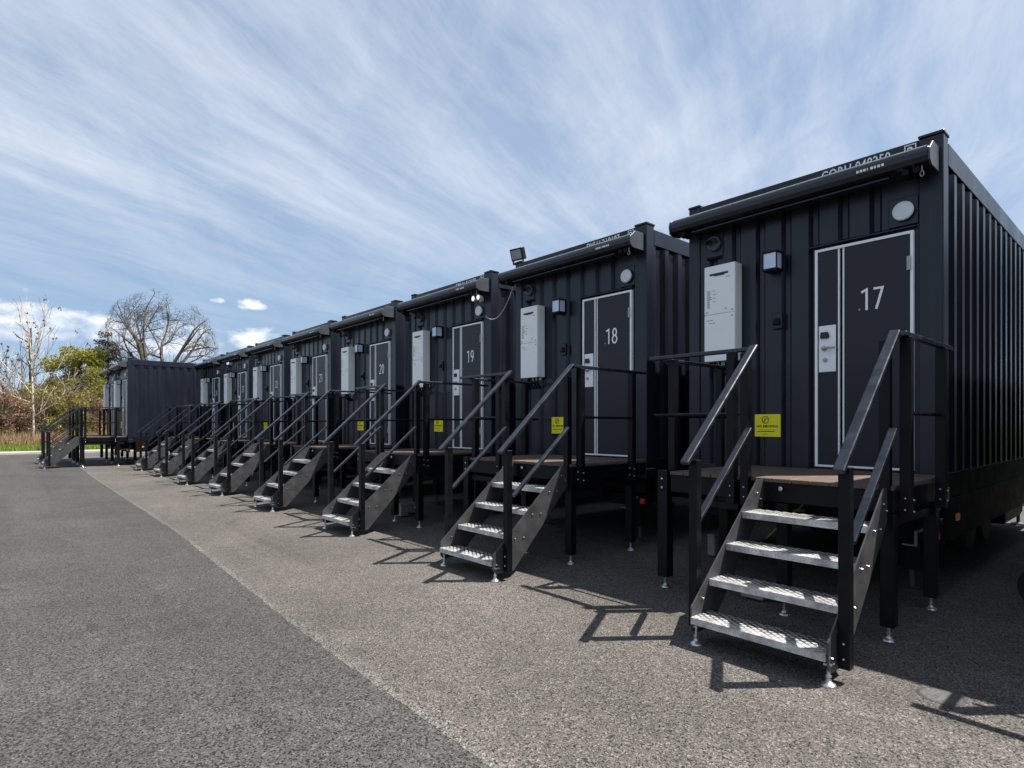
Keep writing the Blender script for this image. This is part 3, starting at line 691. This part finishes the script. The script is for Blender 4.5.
# wheel in the gap right of 17
t = thing('jockey_wheel', (-.765, 6.50, 0), 'small black tyred wheel with pale hub in the gap beside cabin 17', 'wheel'); t.rotation_euler = (0, 0, R(62))
f = MB(); f.lathe([(.085, -.05), (.135, -.05), (.155, -.03), (.155, .03), (.135, .05), (.085, .05)], (0, 0, .158), 'x', 26); f.build('tyre', M['rubber'], t, smooth='auto')
f = MB(); f.lathe([(.084, -.035), (.07, -.045), (.03, -.06), (.02, -.07)], (0, 0, .158), 'x', 20); f.lathe([(.084, .035), (.03, .06)], (0, 0, .158), 'x', 20); f.build('rim', M['rim'], t, smooth='auto')
f = MB(); f.box(.055, .065, -.02, .02, .13, .45); f.tube([(0.06, 0, .158), (-.065, 0, .158)], .012, 8); f.box(-.02, .065, -.02, .02, .44, .46); f.tube([(0, 0, .45), (0, 0, .74)], .024, 10); f.build('fork', M['chassis'], t)
# boxes and cable below the platforms
def gbox(x, y, s, label, z=0.):
    t = thing('junction_box', (x, y, z), label, 'box', 'grey boxes under the platforms')
    f = MB(); f.box(-s[0]/2, s[0]/2, -s[1]/2, s[1]/2, .02, s[2]); f.build('box_body', M['dimbox'], t, bevel=.008)
    f = MB(); f.box(-s[0]/2 - .004, s[0]/2 + .004, -s[1]/2 - .004, s[1]/2 + .004, s[2] + .001, s[2] + .02); f.build('lid', M['dimbox'], t, bevel=.004)
    f = MB(); f.tube([(0, s[1]/2, .05), (0, s[1]/2 + .25, .02)], .014, 8); f.build('conduit', M['chassis'], t); return t
gbox(-2.44, 4.98, (.20, .16, .11), 'low grey box on the asphalt under the nearest stairs')
gbox(-8.5, 5.05, (.20, .14, .20), 'grey box standing under the platform of cabin 19')
gbox(-3.55, 6.2, (.09, .08, .24), 'upright pale box beneath the left corner of cabin 17')
r_ = random.Random(8); f = MB(); p = Vector((-2.02, 4.95, .88)); pts = [p.copy()]
for k in range(12): p = p + Vector((-.022 + r_.uniform(-.014, .014), r_.uniform(-.02, .02), -.028)); pts.append(p.copy())
f.tube(pts, .007, 5); f.tube([q + Vector((.02, .01, .004)) for q in pts[2:9]], .006, 5)
f.tube([Vector((-2.02, 4.95, .88)), Vector((-2.02, 4.95, .915))], .007, 5)
tag(f.build('earth_cable', M['yelcable'], smooth=True), 'yellow green cable dangling behind the treads of the nearest stairs', 'cable')

# ------------------------------------------------------------------ vegetation
def grow(mb, p, d, length, rad, depth, r, spread=.55, up=.05, segs=4, kids=(3, 4), shrink=.68, tips=None, minr=.008, wiggle=.16, sides=5, start=.35):
    pts = [p.copy()]; rr = [rad]; q = p.copy(); dd = d.copy(); end = rad * (.55 if depth else .3)
    for k in range(segs):
        dd = (dd + Vector((r.gauss(0, wiggle), r.gauss(0, wiggle), r.gauss(0, wiggle) + up))).normalized()
        q = q + dd * (length / segs); pts.append(q.copy()); rr.append(max(minr, rad + (end - rad) * (k + 1) / segs))
    mb.tube(pts, rr, max(3, sides), cap=False)
    if depth == 0:
        if tips is not None: tips.append((q.copy(), dd.copy()))
        return
    n = r.randint(*kids)
    for k in range(n):
        t_ = 1.0 if k == 0 else start + (1 - start) * (k + r.random()) / (n + .2)
        t_ = min(1, t_); i = min(segs - 1, int(t_ * segs)); u = t_ * segs - i
        b = pts[i].lerp(pts[i + 1], u)
        ax = dd.orthogonal().normalized(); ax.rotate(Quaternion(dd, r.uniform(0, 2 * math.pi)))
        nd = dd.copy(); nd.rotate(Quaternion(ax, (r.uniform(.12, .3) if k == 0 else r.uniform(.6, 1.25) * spread * 1.1)))
        grow(mb, b, nd.normalized(), length * shrink * r.uniform(.75, 1.1), max(minr, rr[i] * (.78 if k == 0 else .6)), depth - 1, r, spread, up, max(2, segs - 1), kids, shrink, tips, minr, wiggle, max(3, sides - 1), start * .8)

def leaf_mesh(name, centres, n, size, mt, seed, parent, origin, squash=1.):
    """n leaf faces through a set of (centre, radii) clumps"""
    g_ = np.random.default_rng(seed); vol = np.array([c[1][0]*c[1][1]*c[1][2] for c in centres]); pr = vol / vol.sum()
    idx = g_.choice(len(centres), n, p=pr); C = np.array([c[0] for c in centres])[idx]; RR = np.array([c[1] for c in centres])[idx]
    d = g_.normal(size=(n, 3)); d /= np.linalg.norm(d, axis=1)[:, None]; rad = g_.uniform(.25, 1.0, n) ** .6 * (1 + .18 * g_.normal(size=n))
    P = C + d * RR * rad[:, None]; P[:, 2] = np.maximum(P[:, 2], .03)
    a = g_.normal(size=(n, 3)); a /= np.linalg.norm(a, axis=1)[:, None]; b = np.cross(a, g_.normal(size=(n, 3))); b /= np.linalg.norm(b, axis=1)[:, None]
    s = size * g_.uniform(.5, 1.3, n)[:, None]
    v = np.stack([P - a*s, P + b*s*.5, P + a*s, P - b*s*.5], 1) - np.array(origin)
    me = bpy.data.meshes.new(name); me.from_pydata(v.reshape(-1, 3).tolist(), [], np.arange(4*n).reshape(-1, 4).tolist()); me.materials.append(mt)
    ob = bpy.data.objects.new(name, me); COL.objects.link(ob); ob.parent = parent; return ob

def shrub(x, y, h, w, mt, twigm, n, label, seed, group='shrubs of the far thicket', leaf=.092):
    r = random.Random(seed); o = Vector((x, y, -.03)); t = thing('shrub', o, label, 'shrub', group)
    mb = MB(); tips = []
    for k in range(9):
        a = r.uniform(0, 6.28); d = Vector((math.cos(a)*.5, math.sin(a)*.5, 1)).normalized()
        grow(mb, Vector((x + r.uniform(-.2, .2)*w, y + r.uniform(-.3, .3)*w, -.03)), d, h*.44, .028, 3, r, .5, .04, 3, (3, 4), .72, tips, .009, .2, 4)
    mb.build('twigs', M[twigm], t, o, fix=False)
    cl = []
    for k in range(12):
        a = r.uniform(0, 6.28); q = r.uniform(0, .75) * w
        hz = r.uniform(.22, .88) * h * (1 - .35 * (q / w) ** 2)
        cl.append(((x + q*math.cos(a), y + q*math.sin(a), hz), (w*r.uniform(.22, .42), w*r.uniform(.22, .42), h*r.uniform(.10, .20))))
    leaf_mesh('foliage', cl, n, leaf, M[mt], seed, t, o)
    return t

# big bare tree beyond the far cabins
def bare_tree(name, x, y, h, trunk, rad, seed, mt, label, depth=5, spread=.62, limbs=7, group=None, up=.03, tw=.012, fan=.55, env=None):
    r = random.Random(seed); o = Vector((x, y, -.03)); t = thing(name, o, label, 'tree', group)
    mb = MB(); top = Vector((x, y, trunk))
    mb.tube([(x, y, -.05), (x + .03, y, trunk*.5), (x, y, trunk)], [rad*1.25, rad, rad*.85], 10, cap=False); mb.build('trunk', M[mt], t, o, fix=False, smooth=True)
    mb = MB()
    for k in range(limbs):
        a = 6.283 * k / limbs + r.uniform(-.3, .3); q = fan * r.uniform(.35, 1.35) if k else .1
        d = Vector((math.cos(a)*q, math.sin(a)*q, 1)).normalized()
        grow(mb, top - Vector((0, 0, r.uniform(0, .25)*trunk)), d, (h - trunk)*.5, rad*.55, depth, r, spread, up, 4, (3, 4), .66, None, tw, .13, 5)
    if env:                                                            # a rounded crown: shoots stop at a common outline
        c_ = Vector((x, y, env[2]))
        for i, q in enumerate(mb.v):
            d = Vector(q) - c_; e = Vector((d.x / env[0], d.y / env[0], d.z / env[1])); l = e.length
            if l > .6: l2 = .6 + .4 * math.tanh((l - .6) / .55); mb.v[i] = tuple(c_ + d * (l2 / l))
    mb.build('crown', M[mt], t, o, fix=False)
    return t
bare_tree('bare_tree', -53.1, 9.75, 13.2, 4.4, .34, 14, 'bark_grey', 'large round-crowned bare tree rising behind the far cabins', 5, .85, 7, None, .0, .010, .80, (4.25, 4.9, 7.5))

# pale slender tree with dark seed heads, in front of the thicket
def pale_tree():
    x, y = -48.6, 1.85; r = random.Random(5); o = Vector((x, y, -.03)); t = thing('pale_bare_tree', o, 'slender pale-barked bare tree with dark seed heads left of the far cabins', 'tree')
    side = Vector((.6608, .7506, 0))                                   # along the view's right: the limbs fan out in this plane
    P = lambda a, z, q=0.: Vector((x, y, 0)) + side * a + Vector((-.75, .66, 0)) * q + Vector((0, 0, z))
    mb = MB(); mb.tube([P(0, -.05), P(.02, 2.0), P(-.05, 4.0), P(-.12, 5.6), P(-.22, 7.2), P(-.35, 8.4)], [.082, .07, .056, .042, .03, .017], 8, cap=False)
    mb.build('trunk', M['bark_pale'], t, o, fix=False, smooth=True)
    mb = MB(); tips = []
    arms = [((.0, 2.0), [(.5, 2.4, .1), (1.5, 3.1, .25), (2.2, 3.9, .3), (2.9, 4.6, .3)], .055), ((.0, 3.5), [(.6, 4.3, .2), (1.5, 5.3, .3), (2.6, 6.3, .2)], .05), ((.0, 3.4), [(-.5, 4.2, -.2), (-1.2, 5.0, -.4), (-1.9, 5.7, -.3)], .045),
            ((-.08, 4.6), [(.3, 5.4, -.3), (.9, 6.7, -.5), (1.2, 7.9, -.5)], .035), ((-.1, 5.2), [(-.6, 6.0, .2), (-1.0, 7.3, .4), (-1.2, 8.6, .4)], .035), ((-.14, 5.8), [(.25, 7.0, .2), (.45, 8.3, .3)], .03), ((-.05, 4.2), [(1.0, 5.6, -.4), (2.0, 7.0, -.6)], .03),
            ((-.2, 6.6), [(-.5, 7.6, -.2), (-.75, 8.8, -.2)], .025), ((0, 2.9), [(-.9, 3.3, -.3), (-1.6, 3.9, -.3)], .03)]
    for (a, z), w, rad in arms:
        pts = [P(a, z)] + [P(*q) for q in w]; mb.tube(pts, [rad * (1 - .75*k/(len(pts)-1)) for k in range(len(pts))], 6, cap=False); tips.append(pts[-1])
        for k in range(1, len(pts)):
            for j in range(3):
                d = ((pts[k] - pts[k-1]).normalized() + Vector((r.gauss(0, .45), r.gauss(0, .45), .5 + r.gauss(0, .3)))).normalized()
                grow(mb, pts[k-1].lerp(pts[k], r.random()), d, r.uniform(.7, 1.3), .016, 1, r, .5, .05, 3, (2, 3), .7, None, .009, .12, 3); q_ = mb.v[-1]; tips.append(Vector(q_))
    f = mb
    for q in tips:
        if r.random() < .5:
            for j in range(4): s = r.uniform(.025, .06); f.lathe([(.01, -s), (s, -.1*s), (s*.4, s*.9)], q + Vector((r.gauss(0, .05), r.gauss(0, .05), r.gauss(0, .05))), 'z', 5, 1)
    mb.build('crown', [M['bark_pale'], M['bark_dark']], t, o, fix=False)
pale_tree()
for k, (u, x, y, h, lb) in enumerate([(0, -50.1, .45, 6.4, 'thin bare sapling with dark seed heads at the left edge'), (1, -51.2, .95, 5.6, 'short thin bare sapling second from the left edge'), (2, -52.4, 1.35, 6.2, 'thin forked bare sapling beside the dark dead trunk'),
                                       (3, -51.5, 3.6, 5.8, 'thin bare sapling just right of the pale tree')]):
    r = random.Random(30 + k); o = Vector((x, y, -.03)); t = thing('bare_sapling', o, lb, 'tree', 'thin bare saplings in the thicket')
    mb = MB(); mb.tube([(x, y, -.05), (x + .1, y, h*.4), (x, y + .1, h*.62)], [.06, .045, .035], 6, cap=False); mb.build('trunk', M['bark_dark'], t, o, fix=False)
    mb = MB(); tips = []
    for j in range(4): grow(mb, Vector((x + .05, y + .05, h*(.36 + .07*j))), Vector((r.gauss(0, .3), r.gauss(0, .3), 1)).normalized(), h*.30, .03, 2, r, .45, .08, 3, (2, 3), .7, tips, .011, .1, 4)
    for (q, d) in tips:
        if r.random() < .3: s = r.uniform(.05, .09); mb.lathe([(.01, -s), (s, 0), (s*.4, s*.8)], q, 'z', 5)
    mb.build('crown', M['bark_dark'], t, o, fix=False)
o = Vector((-55.6, 1.95, -.03)); t = thing('dead_tree', o, 'straight dark dead trunk standing behind the pale tree', 'tree')
mb = MB(); mb.tube([(o.x, o.y, -.05), (o.x, o.y + .05, 4), (o.x, o.y, 8.6)], [.15, .12, .09], 8); mb.build('trunk', M['bark_dark'], t, o, fix=False)
mb = MB(); r = random.Random(9)
for k in range(10):
    a = r.uniform(0, 6.28); grow(mb, Vector((o.x, o.y, r.uniform(4.5, 8.5))), Vector((math.cos(a), math.sin(a), .5)).normalized(), .8, .04, 1, r, .5, .05, 2, (2, 3), .7, None, .012)
mb.build('branches', M['bark_dark'], t, o, fix=False)

# leafy trees
def leafy(name, x, y, h, w, mt, n, label, seed, conifer=False, leaf=.11):
    r = random.Random(seed); o = Vector((x, y, -.03)); t = thing(name, o, label, 'tree')
    mb = MB(); mb.tube([(x, y, -.05), (x + .1, y, h*.5), (x, y, h*.95)], [.2, .13, .03], 8, cap=False); mb.build('trunk', M['bark_dark'], t, o, fix=False)
    mb = MB(); cl = []
    for k in range(70):
        a = r.uniform(0, 6.28); z = h * (1 - .75 * r.random() ** (1. if not conifer else .75)) - .03*h
        rr = w * (max(.08, 1.05 - z/h) if conifer else math.sqrt(max(.05, 1 - ((z/h - .5)/.52)**2))) * r.uniform(.45, 1.)
        e = Vector((x + rr*math.cos(a), y + rr*math.sin(a), z)); mb.tube([(x, y, z - (.0 if conifer else .25*h*rr/w)), tuple(e)], [.05, .015], 4, cap=False)
        s = w * (r.uniform(.22, .36) if not conifer else r.uniform(.18, .34) * (.5 + 1.1*(1 - z/h))); cl.append((tuple(e), (s, s, s*(.45 if conifer else .75))))
    mb.build('branches', M['bark_dark'], t, o, fix=False); leaf_mesh('crown', cl, n, leaf, M[mt], seed, t, o)
leafy('leafy_tree', -54.6, 4.75, 7.4, 2.1, 'leaf_lime', 15000, 'bright yellow green leafy tree left of the dark conifer', 21)
leafy('conifer', -57.5, 6.9, 9.2, 3.0, 'leaf_dark', 18000, 'dark conifer beside the large bare tree', 22, True)
shrubs = [(-50.0, -.9, 4.2, 1.6, 'leaf_olive', 'twig', 3200, 'orange olive shrub cut by the left edge'),
          (-51.0, .5, 4.0, 1.5, 'leaf_pink', 'twig', 3400, 'pinkish brown shrub, leftmost of the tall ones in full view'),
          (-49.6, 1.2, 3.4, 1.3, 'leaf_rust', 'twig', 3000, 'low rusty brown shrub left of the pale tree trunk'),
          (-52.0, 2.0, 4.4, 1.6, 'leaf_olive', 'twig', 3200, 'tall olive shrub right behind the pale tree trunk'),
          (-50.0, 2.9, 3.9, 1.4, 'leaf_olive', 'twig', 3600, 'olive yellow shrub right of the pale tree trunk'),
          (-51.6, 3.7, 4.9, 1.6, 'leaf_olive', 'twig', 3800, 'tall olive yellow shrub below the bright green tree'),
          (-49.8, 4.2, 3.3, 1.3, 'leaf_olive', 'twig', 3000, 'low olive shrub behind the far staircase rail'),
          (-52.0, 5.4, 5.1, 1.7, 'leaf_olive', 'twig', 3800, 'tall olive shrub left of the far cabin awning'),
          (-50.5, 5.8, 3.4, 1.4, 'leaf_rust', 'twig', 3000, 'rusty shrub partly hidden behind the leftmost cabin'),
          (-53.5, 7.6, 5.0, 1.8, 'leaf_olive', 'twig', 3000, 'olive shrub behind the far cabins under the conifer'),
          (-54.0, -1.8, 5.4, 1.9, 'leaf_olive', 'twig', 3000, 'big olive shrub far back at the left edge'),
          (-55.0, .9, 4.9, 1.9, 'leaf_rust', 'twig', 3000, 'back row rusty shrub behind the saplings'),
          (-50.6, 2.1, 3.3, 1.3, 'leaf_olive', 'twig', 3600, 'low olive shrub hiding the foot of the dead trunk'),
          (-51.2, 4.6, 4.2, 1.5, 'leaf_olive', 'twig', 3600, 'round olive shrub between the lime tree and the far stairs'),
          (-56.0, 3.2, 4.8, 1.9, 'leaf_olive', 'twig', 3000, 'back row olive shrub behind the dead trunk')]
for k, s in enumerate(shrubs): shrub(*s, 50 + k)
for k, (x, y, h) in enumerate([(-50.5, 10.2, 6.3), (-49.0, 10.9, 5.8), (-52, 12.0, 6.6)]):
    bare_tree('bare_sapling', x, y, h, 1.2, .06, 70 + k, 'bark_grey', ['thin bare sapling showing above the far cabin roof, left of three', 'thin bare sapling showing above the far cabin roof, middle of three', 'thin bare sapling showing above the far cabin roof, right of three'][k], 3, .55, 4, 'thin bare saplings in the thicket', .05, .012, .4)
def added_hedge(x0, x1, y, h, label):  # added out of view so the cabin side wall reflects dark foliage
    o = Vector(((x0 + x1)/2, y, -.03)); t = thing('added_hedge', o, label, 'added_hedge'); r = random.Random(77)
    mb = MB(); cl = []
    for k in range(int((x1 - x0) / .45)):
        x = x0 + .45*k; mb.tube([(x, y, -.03), (x + r.uniform(-.1, .1), y + r.uniform(-.1, .1), h*.8)], [.03, .012], 5, cap=False)
        for z in (.2, .5, .8): cl.append(((x + r.uniform(-.1, .1), y + r.uniform(-.15, .15), h*z), (.42, .5, h*.24*r.uniform(.8, 1.15))))
    mb.build('stems', M['bark_dark'], t, o, fix=False); leaf_mesh('foliage', cl, 14000, .07, M['leaf_dark'], 78, t, o); return t
added_hedge(-7, 6, 18.2, 2.7, 'unseen dark green foliage added behind the nearest cabins to darken side wall reflections')
# wire fence along the verge
t = thing('wire_fence', (-47.0, 2, -.03), 'low wire fence with thin dark posts in front of the dry grass', 'fence')
for k in range(8):
    f = MB(); f.box(-.025, .025, -.025, .025, 0, 1.25); p = f.build('fence_post', M['bark_dark'], t); p.location = (0, -6.3 + k*2.0, 0)
f = MB()
for z in (.35, .75, 1.15): f.tube([(0, -8, z), (0, 9, z)], .006, 4)
f.build('fence_wire', M['stringer'], t)

# ------------------------------------------------------------------ sun, sky, camera
to_sun = Vector((.36, .452, 1.0)).normalized()
sd = bpy.data.lights.new('sun', 'SUN'); sd.energy = 5.0; sd.angle = R(.5); sd.color = (1.0, .955, .89)
so = bpy.data.objects.new('sun', sd); COL.objects.link(so); so.rotation_euler = to_sun.to_track_quat('Z', 'Y').to_euler(); so.location = (10, 12, 30)

wd = bpy.data.worlds.new('World'); scene.world = wd; wd.use_nodes = True; nt = wd.node_tree
bg = nt.nodes['Background']; bg.inputs['Strength'].default_value = .070
sky = N(nt, 'ShaderNodeTexSky'); sky.sky_type = 'NISHITA'; sky.sun_disc = False
sky.sun_elevation = math.asin(to_sun.z); sky.sun_rotation = math.atan2(to_sun.x, to_sun.y)
sky.air_density = 1.0; sky.dust_density = .6; sky.ozone_density = 1.6; sky.altitude = 50
tc = N(nt, 'ShaderNodeTexCoord'); D = tc.outputs['Generated']
sp = N(nt, 'ShaderNodeSeparateXYZ'); L(nt, D, sp.inputs[0])
zz = mathn(nt, 'ADD', mathn(nt, 'MAXIMUM', sp.outputs[2], 0.), .10)
px, py = mathn(nt, 'DIVIDE', sp.outputs[0], zz), mathn(nt, 'DIVIDE', sp.outputs[1], zz)
cb = N(nt, 'ShaderNodeCombineXYZ'); L(nt, px, cb.inputs[0]); L(nt, py, cb.inputs[1])
wn = N(nt, 'ShaderNodeTexNoise', Scale=.55, Detail=4., Roughness=.55); L(nt, cb.outputs[0], wn.inputs['Vector'])
wv = N(nt, 'ShaderNodeVectorMath', operation='SUBTRACT'); L(nt, wn.outputs['Color'], wv.inputs[0]); wv.inputs[1].default_value = (.5, .5, .5)
ws = N(nt, 'ShaderNodeVectorMath', operation='SCALE'); L(nt, wv.outputs[0], ws.inputs[0]); ws.inputs['Scale'].default_value = .42
wa = N(nt, 'ShaderNodeVectorMath', operation='ADD'); L(nt, cb.outputs[0], wa.inputs[0]); L(nt, ws.outputs[0], wa.inputs[1])
def cirrus(ang, sx, sy, scale, det, lo, hi, dist=.6, off=(0, 0, 0), rough=.58):
    mp0 = N(nt, 'ShaderNodeMapping'); mp0.inputs['Rotation'].default_value = (0, 0, R(ang)); mp0.inputs['Location'].default_value = off; L(nt, wa.outputs[0], mp0.inputs[0])
    mp = N(nt, 'ShaderNodeMapping'); mp.inputs['Scale'].default_value = (sx, sy, 1); L(nt, mp0.outputs[0], mp.inputs[0])
    nz = N(nt, 'ShaderNodeTexNoise', Scale=scale, Detail=det, Roughness=rough, Distortion=dist); L(nt, mp.outputs[0], nz.inputs['Vector'])
    return ramp(nt, nz.outputs['Fac'], lo, hi)
c1 = cirrus(-104, .50, 1.0, .62, 8., .32, .70, .25)                          # broad banks
c2 = cirrus(-112, .42, 1.9, 1.7, 14., .40, .76, .15, (3, 1, 0), .68)         # combed fibres
c3 = cirrus(-158, .30, 1.5, 1.3, 13., .50, .78, .15, (7, 5, 0), .66)         # crossing trails
veil = mathn(nt, 'ADD', mathn(nt, 'MULTIPLY', c1, .46), mathn(nt, 'ADD', mathn(nt, 'MULTIPLY', c2, .60), mathn(nt, 'MULTIPLY', c3, .34)))
veil = mathn(nt, 'MINIMUM', mathn(nt, 'ADD', veil, .06), .90)
el = mathn(nt, 'ARCSINE', sp.outputs[2]); az = mathn(nt, 'ARCTAN2', sp.outputs[1], sp.outputs[0])
az2 = mathn(nt, 'ADD', az, mathn(nt, 'MULTIPLY', mathn(nt, 'LESS_THAN', az, 0.), 2 * math.pi))     # 0..2pi
veil = mathn(nt, 'MULTIPLY', veil, ramp(nt, el, .10, .36, .15, 1.0))
col = mixc(nt, ramp(nt, el, .06, .50, .70, .45), sky.outputs[0], (2.0, 3.15, 4.9))
col = mixc(nt, veil, col, (5.7, 6.15, 6.9))
# cumulus heads low over the trees
ca = N(nt, 'ShaderNodeCombineXYZ'); L(nt, mathn(nt, 'MULTIPLY', az2, 1.), ca.inputs[0]); L(nt, mathn(nt, 'MULTIPLY', el, 1.7), ca.inputs[1])
cn = N(nt, 'ShaderNodeTexNoise', Scale=34., Detail=8., Roughness=.55); L(nt, ca.outputs[0], cn.inputs['Vector'])
cn2 = N(nt, 'ShaderNodeTexNoise', Scale=7., Detail=6., Roughness=.6); L(nt, ca.outputs[0], cn2.inputs['Vector'])
body = None
puffs = [(3.10, .128, .070, .040), (3.17, .135, .06, .035), (3.02, .128, .055, .028), (2.985, .112, .05, .03), (2.93, .118, .05, .030), (2.83, .128, .036, .020), (2.79, .118, .03, .018), (2.84, .183, .022, .010), (2.885, .186, .012, .006),
         (2.3, .10, .10, .03), (1.9, .12, .12, .04), (3.5, .12, .16, .05), (4.2, .11, .2, .05), (5.2, .12, .25, .05), (.9, .1, .2, .04)]
for (a0, e0, ra, re) in puffs:
    u = mathn(nt, 'DIVIDE', mathn(nt, 'SUBTRACT', az2, a0), ra); v = mathn(nt, 'DIVIDE', mathn(nt, 'SUBTRACT', el, e0), re)
    v = mathn(nt, 'MULTIPLY', v, mathn(nt, 'ADD', 1., mathn(nt, 'MULTIPLY', mathn(nt, 'LESS_THAN', v, 0.), .5)))
    q = mathn(nt, 'SUBTRACT', 1., mathn(nt, 'ADD', mathn(nt, 'MULTIPLY', u, u), mathn(nt, 'MULTIPLY', v, v)))
    body = q if body is None else mathn(nt, 'MAXIMUM', body, q)
mask = mathn(nt, 'ADD', body, ramp(nt, mathn(nt, 'ADD', mathn(nt, 'MULTIPLY', cn.outputs['Fac'], .6), mathn(nt, 'MULTIPLY', cn2.outputs['Fac'], .4)), .3, .7, -1.25, 1.15))
mask = ramp(nt, mask, -.25, 1.1)
shade = ramp(nt, mathn(nt, 'ADD', mathn(nt, 'MULTIPLY', mathn(nt, 'SUBTRACT', el, .125), 16.), mathn(nt, 'ADD', cn2.outputs['Fac'], mathn(nt, 'MULTIPLY', cn.outputs['Fac'], .7))), .45, 1.15)
ccol = mixc(nt, shade, (4.9, 5.7, 7.2), (8.6, 8.6, 8.6))
col = mixc(nt, mask, col, ccol)
low = ramp(nt, el, .01, .10, .35, 0.)
col = mixc(nt, low, col, (7.6, 8.2, 9.0))
L(nt, col, bg.inputs['Color'])

cam = bpy.data.cameras.new('camera'); co = bpy.data.objects.new('camera', cam); COL.objects.link(co)
cam.sensor_width = 36; cam.lens = 587.6 / 1024 * 36; cam.shift_y = (424.8 - 384) / 1024; cam.clip_end = 4000; cam.clip_start = .05
yaw = R(41.36); fwd = Vector((-math.cos(yaw), math.sin(yaw), 0)); co.location = (0, 0, 1.52)
co.rotation_euler = (-fwd).to_track_quat('Z', 'Y').to_euler()
scene.camera = co
scene.view_settings.view_transform = 'Standard'; scene.view_settings.look = 'None'; scene.view_settings.gamma = 1; scene.view_settings.exposure = 1.0
scene.view_settings.use_curve_mapping = False
scene.cycles.max_bounces = 6; scene.cycles.use_denoising = True
